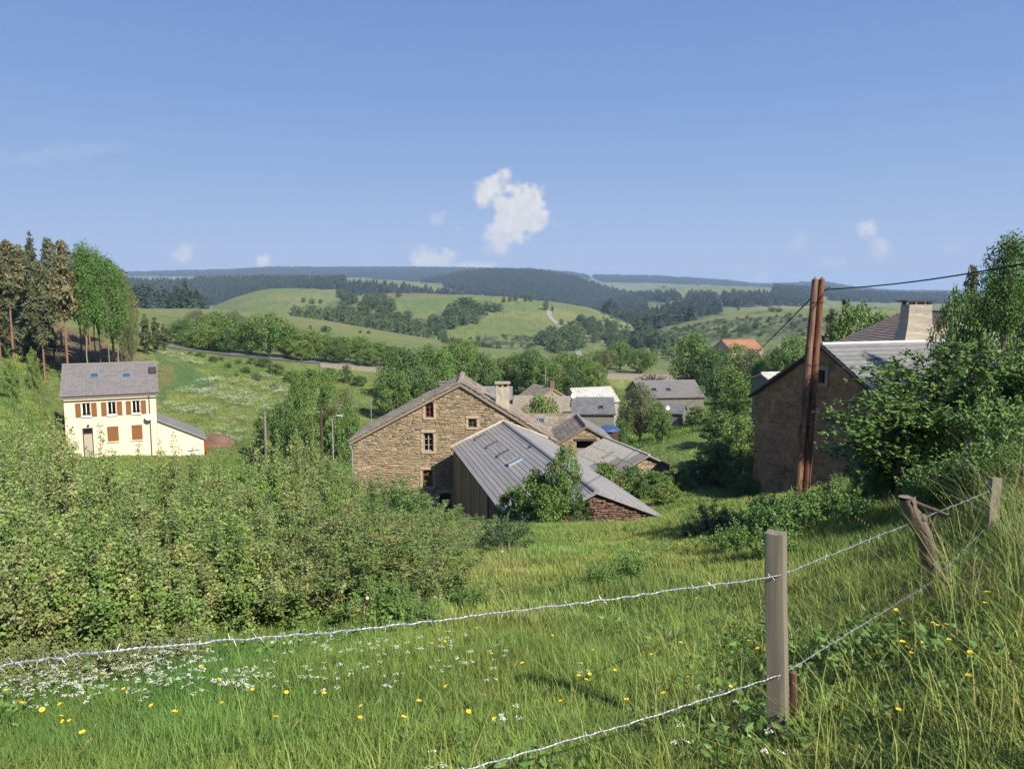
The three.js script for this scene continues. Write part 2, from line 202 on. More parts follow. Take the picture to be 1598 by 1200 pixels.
{
  const az = [], R = [];
  for (let a = -180; a < -46; a += 4) az.push(a); for (let a = -46; a < 46; a += 0.125) az.push(a); for (let a = 46; a <= 180.01; a += 4) az.push(Math.min(a, 180)); if (az[az.length - 1] < 180) az.push(180);
  for (let r = 0.35; r < 7200;) { R.push(r); r *= r < 130 ? 1.022 : r < 1500 ? 1.0125 : 1.018; }
  const na = az.length, nr = R.length, pos = new Float32Array(na * nr * 3), col = new Float32Array(na * nr * 3), uv = new Float32Array(na * nr * 2), idx = [];
  const mix3 = (c, o, t) => { for (let k = 0; k < 3; k++) c[k] = lerp(c[k], o[k], t); };
  let v = 0;
  for (let j = 0; j < nr; j++) for (let i = 0; i < na; i++, v++) {
    const a = az[i] * Math.PI / 180, x = Math.sin(a) * R[j], z = -Math.cos(a) * R[j], y = groundY(x, z);
    pos.set([x, y, z], v * 3); uv.set([x / 3, z / 3], v * 2);
    const d = -z, n1 = fbm(x * 0.03, z * 0.03, 4, 101), n2 = fbm(x * 0.25, z * 0.25, 4, 102), n3 = fbm(x * 0.006, z * 0.006, 4, 103);
    const c = [0.195, 0.24, 0.05];
    mix3(c, [0.235, 0.255, 0.066], sstep(0.4, 0.66, n1)); mix3(c, [0.1, 0.15, 0.03], sstep(0.5, 0.72, n2) * 0.7);
    mix3(c, [0.27, 0.26, 0.08], sstep(0.5, 0.72, n3) * 0.55); mix3(c, [0.14, 0.2, 0.045], sstep(0.56, 0.7, fbm(x * 0.018 + 40, z * 0.03, 4, 108)) * 0.6);   // drier and lusher pasture
    if (z < -20) {
      const [px, py] = project(x, y, z);
      if (px > -150 && px < 1750) {
        if (coverIn(FOREST, px + (n1 - 0.5) * 12, py + (n2 - 0.5) * 3, d)) { c[0] = 0.028; c[1] = 0.05; c[2] = 0.02; }
        if (coverIn(SCRUB, px + (n1 - 0.5) * 20, py, d)) mix3(c, [0.055, 0.078, 0.026], sstep(0.42, 0.56, n2));
        if (d > 380 && d < 900 && px > 1000) mix3(c, [0.075, 0.085, 0.034], sstep(0.5, 0.62, fbm(x * 0.05, z * 0.09, 4, 105)) * 0.75);   // heath
        if (d > 74 && d < 118 && inPoly(MOWN, px, py)) mix3(c, [0.075, 0.165, 0.03], 0.85);   // mown strip
        if (d > 74 && d < 118 && inPoly([243, 566, 268, 570, 275, 585, 262, 600, 243, 606], px, py)) mix3(c, [0.24, 0.2, 0.05], 0.7);
        if (d > 60 && d < 130 && inPoly(FELLED, px + (n2 - 0.5) * 20, py)) mix3(c, [0.21, 0.15, 0.09], 0.55 + 0.4 * sstep(0.35, 0.6, n2));   // felled, twiggy ground
        if (d > 50 && d < 90 && inPoly([975, 655, 1090, 650, 1095, 730, 1000, 730], px, py)) mix3(c, [0.22, 0.32, 0.055], 0.8);   // lawn
        if (d > 900 && d < 2500 && inPoly([1010, 468, 1150, 470, 1150, 476, 1030, 474], px, py)) mix3(c, [0.3, 0.19, 0.12], 0.6);
        if (d > 600 && inPoly([1180, 478, 1290, 476, 1300, 484, 1200, 486], px, py)) mix3(c, [0.27, 0.25, 0.09], 0.7);
        if (d > 600 && inPoly([1360, 484, 1480, 482, 1480, 488, 1370, 490], px, py)) mix3(c, [0.3, 0.27, 0.06], 0.7);
        if (d > 600 && inPoly([600, 459, 690, 456, 700, 462, 620, 464], px, py)) mix3(c, [0.24, 0.15, 0.09], 0.5);
        if (d > 400 && d < 900 && inPoly([610, 467, 720, 463, 770, 470, 720, 482, 660, 484], px, py)) mix3(c, [0.12, 0.21, 0.05], 0.6);
        if (d > 400 && d < 900 && inPoly([780, 474, 850, 472, 850, 486, 780, 485], px, py)) mix3(c, [0.13, 0.22, 0.05], 0.6);
      }
    }
    const k = 0.9 + (fbm(x * 1.3, z * 1.3, 3, 106) - 0.5) * 0.5; col.set([c[0] * k, c[1] * k, c[2] * k], v * 3);
  }
  for (let j = 0; j < nr - 1; j++) for (let i = 0; i < na - 1; i++) { const a = j * na + i, b = a + 1, c = a + na, e = c + 1; idx.push(a, b, c, b, e, c); }
  const g = new THREE.BufferGeometry();
  g.setAttribute('position', new THREE.BufferAttribute(pos, 3)); g.setAttribute('color', new THREE.BufferAttribute(col, 3)); g.setAttribute('uv', new THREE.BufferAttribute(uv, 2)); g.setIndex(idx); g.computeVertexNormals();
  structure('ground', g, new THREE.MeshStandardMaterial({ vertexColors: true, map: grainTex, roughness: 1, bumpMap: bumpTex, bumpScale: 0.08 }));
}

// ---------------------------------------------------------------- plants: leaves are single folded faces, stems are tapered tubes
const leafMat = new THREE.MeshPhysicalMaterial({ vertexColors: true, roughness: 0.5, transmission: 0.22, thickness: 0, side: THREE.DoubleSide, specularIntensity: 0.5 });
const farLeafMat = new THREE.MeshStandardMaterial({ vertexColors: true, roughness: 0.9, side: THREE.DoubleSide });
const barkMat = new THREE.MeshStandardMaterial({ color: lin(0.13, 0.1, 0.075), roughness: 1, map: woodTex, bumpMap: woodTex, bumpScale: 0.006 });
const paleBarkMat = new THREE.MeshStandardMaterial({ color: lin(0.3, 0.24, 0.18), roughness: 1, map: woodTex });
const pineBarkMat = new THREE.MeshStandardMaterial({ color: lin(0.3, 0.17, 0.1), roughness: 1, map: woodTex });
const twigMat = new THREE.MeshStandardMaterial({ color: lin(0.2, 0.16, 0.11), roughness: 1 });
class Leaves {
  constructor() { this.p = []; this.c = []; }
  // one leaf: a rhombus folded along its rib. base point b, direction t, side s, length l, width w
  leaf(bx, by, bz, tx, ty, tz, sx, sy, sz, l, w, col) {
    const nx = ty * sz - tz * sy, ny = tz * sx - tx * sz, nz = tx * sy - ty * sx, h = w * 0.5, f = w * 0.18, m = l * 0.45;
    const ax = bx + tx * l, ay = by + ty * l, az = bz + tz * l;
    const lx = bx + tx * m + sx * h + nx * f, ly = by + ty * m + sy * h + ny * f, lz = bz + tz * m + sz * h + nz * f;
    const rx = bx + tx * m - sx * h + nx * f, ry = by + ty * m - sy * h + ny * f, rz = bz + tz * m - sz * h + nz * f;
    this.p.push(bx, by, bz, lx, ly, lz, ax, ay, az, bx, by, bz, ax, ay, az, rx, ry, rz);
    for (let i = 0; i < 6; i++) this.c.push(col[0], col[1], col[2]);
  }
  random(rng, x, y, z, l, w, col, up = 0.4, ox = 0, oy = 0, oz = 0) {   // a leaf somewhere, facing mostly up and outwards
    let nx = (rng() - 0.5) * 1.6 + ox, ny = (rng() - 0.5) * 1.6 + up + oy, nz = (rng() - 0.5) * 1.6 + oz; let q = Math.hypot(nx, ny, nz) || 1; nx /= q; ny /= q; nz /= q;
    let tx = rng() - 0.5, ty = rng() - 0.5, tz = rng() - 0.5; const k = tx * nx + ty * ny + tz * nz; tx -= k * nx; ty -= k * ny; tz -= k * nz; q = Math.hypot(tx, ty, tz) || 1; tx /= q; ty /= q; tz /= q;
    this.leaf(x, y, z, tx, ty, tz, ty * nz - tz * ny, tz * nx - tx * nz, tx * ny - ty * nx, l, w, col);
  }
  build() { const g = new THREE.BufferGeometry(); g.setAttribute('position', new THREE.Float32BufferAttribute(this.p, 3)); g.setAttribute('color', new THREE.Float32BufferAttribute(this.c, 3)); g.computeVertexNormals(); return g; }
}
const vary = (rng, c, a = 0.25) => { const k = 1 + (rng() - 0.5) * 2 * a, y = (rng() - 0.5) * a * 0.8; return [c[0] * k * (1 + y), c[1] * k, c[2] * k * (1 - y)]; };
function tube(points, r0, r1, sides = 5) {   // tapered tube with uv along it
  const pos = [], uv = [], idx = [], n = points.length, T = new THREE.Vector3(), A = new THREE.Vector3(), B = new THREE.Vector3();
  for (let i = 0; i < n; i++) {
    T.subVectors(points[Math.min(i + 1, n - 1)], points[Math.max(i - 1, 0)]).normalize(); A.set(Math.abs(T.y) > 0.9 ? 1 : 0, Math.abs(T.y) > 0.9 ? 0 : 1, 0).cross(T).normalize(); B.crossVectors(T, A);
    const r = lerp(r0, r1, i / (n - 1));
    for (let k = 0; k <= sides; k++) { const a = k / sides * Math.PI * 2, c = Math.cos(a) * r, s = Math.sin(a) * r, p = points[i]; pos.push(p.x + A.x * c + B.x * s, p.y + A.y * c + B.y * s, p.z + A.z * c + B.z * s); uv.push(k / sides * 0.3, i / (n - 1) * 1.5); }
  }
  for (let i = 0; i < n - 1; i++) for (let k = 0; k < sides; k++) { const a = i * (sides + 1) + k, b = a + sides + 1; idx.push(a, a + 1, b, a + 1, b + 1, b); }
  const g = new THREE.BufferGeometry(); g.setAttribute('position', new THREE.Float32BufferAttribute(pos, 3)); g.setAttribute('uv', new THREE.Float32BufferAttribute(uv, 2)); g.setIndex(idx); g.computeVertexNormals(); return g;
}
const V = (x, y, z) => new THREE.Vector3(x, y, z);
function bend(rng, a, b, n = 4, w = 0.08) { const L = a.distanceTo(b), out = []; for (let i = 0; i <= n; i++) { const t = i / n, e = Math.sin(t * Math.PI) * w * L; out.push(V(lerp(a.x, b.x, t) + (rng() - 0.5) * e, lerp(a.y, b.y, t) + (rng() - 0.5) * e * 0.5, lerp(a.z, b.z, t) + (rng() - 0.5) * e)); } return out; }
// broadleaf tree of unit height and unit crown width: {trunk, crown} geometries
function broadleaf(seed, { leaf = 0.04, leaves = 5000, clumps = 34, col = [0.075, 0.13, 0.03], bare = 0.16, narrow = 1, spread = 0.5, tone = 0.22 } = {}) {
  const rng = rngOf(seed), L = new Leaves(), wood = [], cl = [];
  const cy = (1 + bare) / 2, ry = (1 - bare) / 2;
  for (let i = 0; i < clumps; i++) {
    const u = (i + 0.5) / clumps, th = i * 2.39996 + rng() * 0.9, v = 1 - 2 * u, rr = Math.sqrt(1 - v * v), f = 0.5 + 0.38 * Math.sqrt(rng()) + (rng() < 0.2 ? 0.12 : 0);
    const wide = Math.min(1, 1.15 - (v * 0.5 + 0.0) * narrow * 0.7);
    cl.push([Math.cos(th) * rr * spread * f * wide, cy + v * ry * (0.68 + 0.32 * f) * 0.98, Math.sin(th) * rr * spread * f * wide, (0.085 + rng() * 0.075) * (v < -0.6 ? 0.8 : 1) * (0.45 + spread * 1.1)]);
  }
  for (let i = 0; i < clumps * 0.3; i++) { const a = rng() * 7, q = rng() * spread * 0.48; cl.push([Math.cos(a) * q, cy + (rng() - 0.4) * ry * 1.1, Math.sin(a) * q, 0.11]); }
  const per = Math.round(leaves / cl.length);
  for (const [x, y, z, r] of cl) {
    const cc = vary(rng, col, tone);
    for (let k = 0; k < per; k++) {
      let a, b, c, q; do { a = rng() * 2 - 1; b = rng() * 2 - 1; c = rng() * 2 - 1; q = a * a + b * b + c * c; } while (q > 1 || q < 0.02);
      const s = Math.pow(rng(), 0.35) / Math.sqrt(q) * (rng() < 0.12 ? 1.3 : 1), lx = x + a * s * r, ly = y + b * s * r * 0.85, lz = z + c * s * r, ln = leaf * (0.7 + rng() * 0.6);
      L.random(rng, lx, ly, lz, ln, ln * 0.72, vary(rng, cc, 0.2), 0.5, a * 0.6, b * 0.3, c * 0.6);
    }
  }
  const top0 = V((rng() - 0.5) * 0.05, 0.72, (rng() - 0.5) * 0.05); wood.push(tube(bend(rng, V(0, -0.03, 0), top0, 5, 0.08), 0.03, 0.008, 7));
  for (let i = 0; i < cl.length; i += 2) { const c = cl[i], y0 = clamp(c[1] - 0.25, bare * 0.75, 0.6); wood.push(tube(bend(rng, V(top0.x * y0, y0, top0.z * y0), V(c[0], c[1], c[2]), 3, 0.12), 0.011, 0.003, 4)); }
  return { trunk: mergeGeometries(wood), crown: L.build() };
}
// conifers of unit height; width about 0.4
function conifer(seed, { kind = 'spruce', bare = 0.12, col = [0.035, 0.06, 0.024], faces = 3600, needle = 0.05 } = {}) {
  const rng = rngOf(seed), L = new Leaves(), wood = [tube([V(0, -0.02, 0), V((rng() - 0.5) * 0.02, 0.5, 0), V((rng() - 0.5) * 0.02, 0.985, (rng() - 0.5) * 0.01)], 0.0145, 0.003, 6)];
  const whorls = kind === 'pine' ? 15 : 26;
  let total = 0; const boughs = [];
  for (let w = 0; w < whorls; w++) {
    const t = (w + rng() * 0.5) / whorls, y = bare + (1 - bare) * t * 0.97, len = kind === 'pine' ? 0.2 * Math.pow(1 - t, 0.55) * (0.55 + rng() * 0.6) * Math.min(1, 0.4 + t * 2.2) : 0.19 * (1 - t) * (0.8 + rng() * 0.4) + 0.012, nb = kind === 'pine' ? 5 : 7;
    for (let b = 0; b < nb; b++) { const a = b / nb * 6.283 + w * 1.3 + rng() * 0.6, l = len * (0.7 + rng() * 0.5), dy = kind === 'pine' ? l * (0.05 + rng() * 0.35) : -l * (0.05 + rng() * 0.25); boughs.push([y, a, l, dy]); total += l; }
  }
  for (let b = 0; b < 12; b++) boughs.push([bare * (0.35 + rng() * 0.7), rng() * 7, 0.05 + rng() * 0.07, -0.02, 1]);
  for (const [y, a, l, dy, dead] of boughs) {
    const e = V(Math.cos(a) * l, y + dy, Math.sin(a) * l); wood.push(tube([V(0, y, 0), e], 0.004, 0.0012, 3)); if (dead) continue;
    const n = Math.round(faces * l / total), cc = vary(rng, col, 0.3);
    for (let k = 0; k < n; k++) { const q = 0.22 + 0.8 * Math.pow(rng(), 0.8), wd = l * (kind === 'pine' ? 0.36 : 0.3) * (1.1 - q * 0.6); const x = e.x * q + (rng() - 0.5) * wd, z = e.z * q + (rng() - 0.5) * wd, yy = y + dy * q + (rng() - (kind === 'pine' ? 0.35 : 0.7)) * wd * 0.6; const ln = needle * (0.6 + rng() * 0.7) * (0.5 + l * 3); L.random(rng, x, yy, z, ln, ln * 0.42, vary(rng, cc, 0.3), 0.6, Math.cos(a) * 0.4, 0.1, Math.sin(a) * 0.4); }
  }
  return { trunk: mergeGeometries(wood), crown: L.build() };
}
// a bush of many stems; in metres
function shrub(seed, { h = 2.6, w = 1.3, stems = 15, twigs = 26, leaves = 20, leaf = 0.045, col = [0.085, 0.125, 0.035], col2 = null, arch = 0.3, from = 0.14, twig = 0.34, ratio = 0.7, droop = 0.1, up = 0.55, shoots = 0 } = {}) {
  const rng = rngOf(seed), L = new Leaves(), wood = [], D = V(0, 0, 0), q = V(0, 0, 0), tp = V(0, 0, 0);
  for (let s = 0; s < stems; s++) {
    const a = s * 2.4 + rng(), lean = Math.sqrt((s + 0.5) / stems), rad = w * lean * (0.75 + rng() * 0.35), hh = h * (1 - 0.34 * lean * lean) * (0.78 + rng() * 0.3), b0 = V(Math.cos(a) * rad * 0.3, -0.05, Math.sin(a) * rad * 0.3), pts = [];
    for (let i = 0; i <= 6; i++) { const t = i / 6; pts.push(V(lerp(b0.x, Math.cos(a) * rad, Math.pow(t, 1.2)) + (rng() - 0.5) * 0.1, hh * (t + arch * t * (1 - t)) - arch * hh * 0.25 * t * t * lean, lerp(b0.z, Math.sin(a) * rad, Math.pow(t, 1.2)) + (rng() - 0.5) * 0.1)); }
    wood.push(tube(pts, 0.02 * h / 2.6 * (0.7 + rng() * 0.6), 0.004, 5));
    if (shoots > 0 && rng() < 0.75) { const e0 = pts[6], sl = shoots * (0.5 + rng() * 0.8), e1 = e0.clone().add(V((rng() - 0.5) * 0.3 * sl, sl, (rng() - 0.5) * 0.3 * sl)), cc = vary(rng, col, 0.15); wood.push(tube([e0, e1], 0.005, 0.002, 3)); for (let m = 0; m < 44; m++) { const z = Math.pow(rng(), 0.8), sp = (0.2 - 0.14 * z), ln = leaf * (0.6 + rng() * 0.7); L.random(rng, lerp(e0.x, e1.x, z) + (rng() - 0.5) * sp, lerp(e0.y, e1.y, z) + (rng() - 0.5) * 0.05, lerp(e0.z, e1.z, z) + (rng() - 0.5) * sp, ln, ln * ratio, vary(rng, cc, 0.2), up); } }
    for (let k = 0; k < twigs; k++) {
      const t = from + (1 - from) * (k + rng()) / twigs, i = Math.min(5, Math.floor(t * 6)), f = t * 6 - i; q.lerpVectors(pts[i], pts[i + 1], f);
      D.set(rng() - 0.5 + Math.cos(a) * 0.3 * lean, (rng() - 0.3) * 0.9 + 0.25, rng() - 0.5 + Math.sin(a) * 0.3 * lean).normalize();
      const tl = twig * (0.5 + rng() * 0.9) * (1.15 - t * 0.5) * (t > 0.93 ? 1.6 : 1); if (t > 0.9) D.y += 0.9, D.normalize(); const e = q.clone().addScaledVector(D, tl); e.y -= droop * tl;
      if (k % 2) wood.push(tube([q.clone(), e], 0.0045, 0.0015, 3));
      const cc = vary(rng, col2 && rng() < 0.3 ? col2 : col, 0.24);
      for (let m = 0; m < leaves; m++) { const z = 0.15 + 0.9 * rng(); tp.lerpVectors(q, e, z); const sp = 0.05 + leaf * 1.3, ln = leaf * (0.6 + rng() * 0.7); L.random(rng, tp.x + (rng() - 0.5) * sp, tp.y + (rng() - 0.5) * sp, tp.z + (rng() - 0.5) * sp, ln, ln * ratio, vary(rng, cc, 0.2), up, D.x * 0.3, 0, D.z * 0.3); }
    }
  }
  return { stems: mergeGeometries(wood), foliage: L.build() };
}
// ---- tree stock (unit size); the things below are copies of these, scaled to metres
const G1 = [0.125, 0.205, 0.042], G2 = [0.095, 0.165, 0.04], G3 = [0.16, 0.23, 0.052], G4 = [0.15, 0.175, 0.06];
const STOCK = {
  maple: broadleaf(11, { leaf: 0.032, leaves: 9000, clumps: 46, col: G2, bare: 0.1 }), maple2: broadleaf(12, { leaf: 0.032, leaves: 9000, clumps: 52, col: G1, bare: 0.08, narrow: 0.6 }),
  ash: broadleaf(13, { leaf: 0.034, leaves: 7000, clumps: 44, col: G1, bare: 0.14, tone: 0.3 }), lime: broadleaf(14, { leaf: 0.034, leaves: 7500, clumps: 40, col: G3, bare: 0.1, narrow: 1.2 }),
  birch: broadleaf(15, { leaf: 0.028, leaves: 6500, clumps: 50, col: G4, bare: 0.14, narrow: 1.4, tone: 0.3 }), tallash: broadleaf(16, { leaf: 0.017, leaves: 8500, clumps: 62, col: [0.1, 0.19, 0.036], bare: 0.44, narrow: 0.7, spread: 0.2 }),
  bush: broadleaf(17, { leaf: 0.05, leaves: 5500, clumps: 34, col: G1, bare: -0.12 }), bushdark: broadleaf(18, { leaf: 0.045, leaves: 6000, clumps: 36, col: G2, bare: -0.12, narrow: 0.5 }), bushpale: broadleaf(19, { leaf: 0.05, leaves: 5000, clumps: 30, col: G3, bare: -0.1 }),
  far: broadleaf(20, { leaf: 0.085, leaves: 1100, clumps: 24, col: [0.06, 0.1, 0.032], bare: 0.04 }), far2: broadleaf(21, { leaf: 0.085, leaves: 1100, clumps: 24, col: [0.08, 0.12, 0.038], bare: 0.02, narrow: 0.4 }),
  pine: conifer(31, { kind: 'pine', bare: 0.5, col: [0.16, 0.15, 0.065], faces: 3600, needle: 0.05 }), pine2: conifer(32, { kind: 'pine', bare: 0.3, col: [0.115, 0.13, 0.055], faces: 3800, needle: 0.055 }), spruce: conifer(33, { bare: 0.12, faces: 4400, col: [0.085, 0.11, 0.05] }), youngpine: conifer(34, { kind: 'pine', bare: 0.1, col: [0.11, 0.135, 0.05], faces: 4200, needle: 0.07 }),
  farspruce: conifer(35, { bare: 0.04, faces: 420, needle: 0.2, col: [0.04, 0.068, 0.036] }) };
const crownOf = {}, BARK = { birch: paleBarkMat, pine: pineBarkMat, pine2: pineBarkMat, tallash: paleBarkMat };
// a tree in direction px at distance d, its top at pixel row py and wpx pixels wide
function tree(kind, px, d, pyTop, wpx, name, label, group, { category = 'tree', mat = leafMat, turn = null, sink = 0 } = {}) {
  const g = at(px, d), top = P(px, pyTop, d).y, H = Math.max(0.5, top - g.y + sink); let W = wpx / F * d / (kind.includes('pine') || kind.includes('spruce') || kind === 'tallash' ? 0.42 : 1.02); const s = STOCK[kind]; if (category === 'bush') W = Math.min(W, H * 1.7);
  const t = thing(name, label, category, group); t.position.set(g.x, g.y - sink, g.z); t.rotation.y = turn ?? hash2(px, d * 7, 5) * 6.28;
  const a = part(t, 'trunk', s.trunk, BARK[kind] || barkMat), b = part(t, 'crown', s.crown, mat); a.scale.set(W * 0.5 + H * 0.35, H, W * 0.5 + H * 0.35); b.scale.set(W, H, W);
  const k = kind === 'tallash' ? 0.45 : 1; a.scale.set(W * k, H, W * k);
  return t;
}

// ---------------------------------------------------------------- building materials
const std = (r, g, b, o = {}) => new THREE.MeshStandardMaterial({ color: lin(r, g, b), roughness: 0.92, ...o });
const stoneTones = [[0.42, 0.31, 0.18], [0.36, 0.27, 0.165], [0.5, 0.38, 0.235], [0.28, 0.215, 0.145], [0.44, 0.3, 0.16], [0.39, 0.31, 0.21]].map(c => std(...c, { map: rep(grainTex, 1, 1), bumpMap: bumpTex, bumpScale: 0.02 }));
const greyTones = [[0.2, 0.175, 0.14], [0.25, 0.21, 0.165], [0.15, 0.135, 0.115]].map(c => std(...c, { map: grainTex }));
const redTones = [[0.23, 0.13, 0.085], [0.28, 0.17, 0.11], [0.18, 0.105, 0.075], [0.31, 0.2, 0.13]].map(c => std(...c, { map: grainTex, bumpMap: bumpTex, bumpScale: 0.02 }));
const mortarMat = std(0.34, 0.265, 0.17, { map: grainTex }), redMortarMat = std(0.13, 0.085, 0.06, { map: grainTex });
const creamMat = std(0.74, 0.63, 0.47, { map: creamTex }), quoinMat = std(0.5, 0.38, 0.25, { map: plasterTex }), limeMat = std(0.47, 0.41, 0.32, { map: plasterTex, bumpMap: bumpTex, bumpScale: 0.02 });
const renderMat = std(0.34, 0.205, 0.1, { map: rep(roughTex, 0.3, 0.3), bumpMap: bumpTex, bumpScale: 0.014 }), greyWallMat = std(0.22, 0.2, 0.17, { map: grainTex });
const slateMat = std(0.235, 0.225, 0.215, { roughness: 0.6, map: grainTex }), slateMat2 = std(0.27, 0.26, 0.25, { roughness: 0.6, map: grainTex }), slateMat3 = std(0.18, 0.18, 0.185, { roughness: 0.6, map: grainTex });
const lauzeTones = [[0.29, 0.235, 0.175], [0.34, 0.28, 0.21], [0.24, 0.19, 0.14], [0.38, 0.32, 0.245]].map(c => std(...c, { map: grainTex }));
const tileTones = [[0.165, 0.148, 0.142], [0.18, 0.162, 0.154], [0.15, 0.136, 0.132], [0.172, 0.158, 0.152]].map(c => std(...c, { roughness: 0.8 }));
const whiteMat = std(0.78, 0.77, 0.74), darkMat = std(0.02, 0.018, 0.015), woodDark = std(0.1, 0.065, 0.04, { map: woodTex }), rustWood = std(0.3, 0.12, 0.028, { roughness: 0.75, map: woodTex });
const glassMat = new THREE.MeshPhysicalMaterial({ color: 0xffffff, transmission: 1, thickness: 0, roughness: 0.03, ior: 1.5 });
const zincMat = std(0.42, 0.44, 0.46, { roughness: 0.45, metalness: 0.5 }), paleMetal = std(0.6, 0.58, 0.52, { roughness: 0.55, map: grainTex }), curtainMat = std(0.12, 0.12, 0.13);

// a wall from an outline in (along, up) with openings cut out, thickness into -z
function wallGeo(outline, holes, t) {
  const s = new THREE.Shape(outline.map(p => new THREE.Vector2(p[0], p[1])));
  for (const h of holes) { const p = new THREE.Path(); p.moveTo(h.x, h.y); p.lineTo(h.x, h.y + h.h); if (h.arch) p.quadraticCurveTo(h.x + h.w / 2, h.y + h.h + h.arch * 2, h.x + h.w, h.y + h.h); else p.lineTo(h.x + h.w, h.y + h.h); p.lineTo(h.x + h.w, h.y); p.closePath(); s.holes.push(p); }
  const g = new THREE.ExtrudeGeometry(s, { depth: t, bevelEnabled: false, curveSegments: 6 }); g.translate(0, 0, -t); return g;
}
// window in an opening of the wall plane z = 0: frame, panes, bars
function windowIn(parent, h, { frame = whiteMat, bars = [1, 0], back = 0.16, deep = 0.05, name = 'window' } = {}) {
  const g = new THREE.Group(); g.name = name; g.position.set(h.x, h.y, -back); parent.add(g); const H = h.h + (h.arch ? h.arch * 0.95 : 0), f = Math.min(0.07, h.w * 0.1);
  const fr = [boxG(f, H, deep, f / 2, H / 2, 0), boxG(f, H, deep, h.w - f / 2, H / 2, 0), boxG(h.w - 2 * f, f, deep, h.w / 2, f / 2, 0), boxG(h.w - 2 * f, f, deep, h.w / 2, H - f / 2, 0)];
  for (let i = 1; i <= bars[0]; i++) fr.push(boxG(f * 0.9, H - 2 * f, deep * 0.9, h.w * i / (bars[0] + 1), H / 2, 0));
  for (let i = 1; i <= bars[1]; i++) fr.push(boxG(h.w - 2 * f, f * 0.5, deep * 0.7, h.w / 2, H * i / (bars[1] + 1), 0));
  part(g, 'frame', mergeGeometries(fr), frame); part(g, 'pane', boxG(h.w - f, H - f, 0.006, h.w / 2, H / 2, 0), glassMat); return g;
}
const stoneGeos = [0, 1, 2, 3, 4, 5].map(k => { const r = rngOf(500 + k), j = a => (r() - 0.5) * a; const b = [[-0.5, -0.5, 0], [0.5, -0.5, 0], [0.5, 0.5, 0], [-0.5, 0.5, 0]], f = b.map(p => [p[0] * 0.86 + j(0.12), p[1] * 0.78 + j(0.16), 1 + j(0.5)]), c = [j(0.3), j(0.3), 1.15]; const v = [...b, ...f, c], t = []; for (let i = 0; i < 4; i++) { const n = (i + 1) % 4; t.push(i, n, 4 + n, i, 4 + n, 4 + i, 4 + i, 4 + n, 8); } const g = new THREE.BufferGeometry(); const p = [], uv = []; const ou = r(), ov = r(); for (const i of t) { p.push(...v[i]); uv.push(ou + v[i][0] * 0.4, ov + v[i][1] * 0.2); } g.setAttribute('position', new THREE.Float32BufferAttribute(p, 3)); g.setAttribute('uv', new THREE.Float32BufferAttribute(uv, 2)); g.computeVertexNormals(); return g; });
// courses of rough stones proud of the wall plane z = 0; the largest are parts, the rest one part
function stonesOn(parent, seed, { x0, x1, y0, y1, inside, courses = [0.1, 0.2], widths = [0.2, 0.55], tones, proud = 0.035, most = 300, name = 'stone', better = null }) {
  const rng = rngOf(seed), all = []; let y = y0;
  y -= 0.1; while (y < y1) { const ch = lerp(...courses, rng()); let x = x0 + rng() * 0.2; while (x < x1) { const w = lerp(...widths, Math.pow(rng(), 1.4)), h = ch * (0.62 + rng() * 0.5), cx = x + w / 2, cy = y + ch / 2 + (rng() - 0.5) * 0.06 + (vnoise(x * 0.5, y * 0.7, seed) - 0.5) * 0.25; if (inside(cx - w * 0.42, cy - h * 0.4) && inside(cx + w * 0.42, cy - h * 0.4) && inside(cx - w * 0.42, cy + h * 0.4) && inside(cx + w * 0.42, cy + h * 0.4)) all.push([cx, cy, w - 0.02, h - 0.018, Math.floor(rng() * 6), Math.floor(rng() * tones.length), (rng() - 0.5) * 0.16, proud * (0.4 + rng() * 1.2), better && !better(cx, cy) ? 0 : w * h]); x += w; } y += ch; }
  all.sort((a, b) => b[8] - a[8]); const rest = tones.map(() => []), M = new THREE.Matrix4(), Q = new THREE.Quaternion(), Z = V(0, 0, 1);
  all.forEach((s, i) => { if (i < most) { const m = part(parent, name, stoneGeos[s[4]], tones[s[5]]); m.position.set(s[0], s[1], 0.002); m.scale.set(s[2], s[3], s[7]); m.rotation.z = s[6]; } else rest[s[5]].push(stoneGeos[s[4]].clone().applyMatrix4(M.compose(V(s[0], s[1], 0.002), Q.setFromAxisAngle(Z, s[6]), V(s[2], s[3], s[7])))); });
  rest.forEach((r, i) => { if (r.length) part(parent, 'small_stones', mergeGeometries(r), tones[i]).userData.kind = 'stuff'; });
}
// one roof slope as a frame: origin at the eave's near corner, x along the eave, y up the slope, z out of the roof
function slope(parent, eaveNear, eaveFar, ridgeNear, thick, material, name = 'roof') {
  const g = new THREE.Group(); g.name = name; const X = V().subVectors(eaveFar, eaveNear), L = X.length(); X.normalize(); const U = V().subVectors(ridgeNear, eaveNear), off = U.dot(X); U.addScaledVector(X, -off); const S = U.length(); U.normalize(); const Zn = V().crossVectors(X, U);
  g.applyMatrix4(new THREE.Matrix4().makeBasis(X, U, Zn).setPosition(eaveNear)); parent.add(g); part(g, 'roof_deck', boxG(L, S, thick, L / 2, S / 2, -thick / 2), material); return { g, L, S };
}
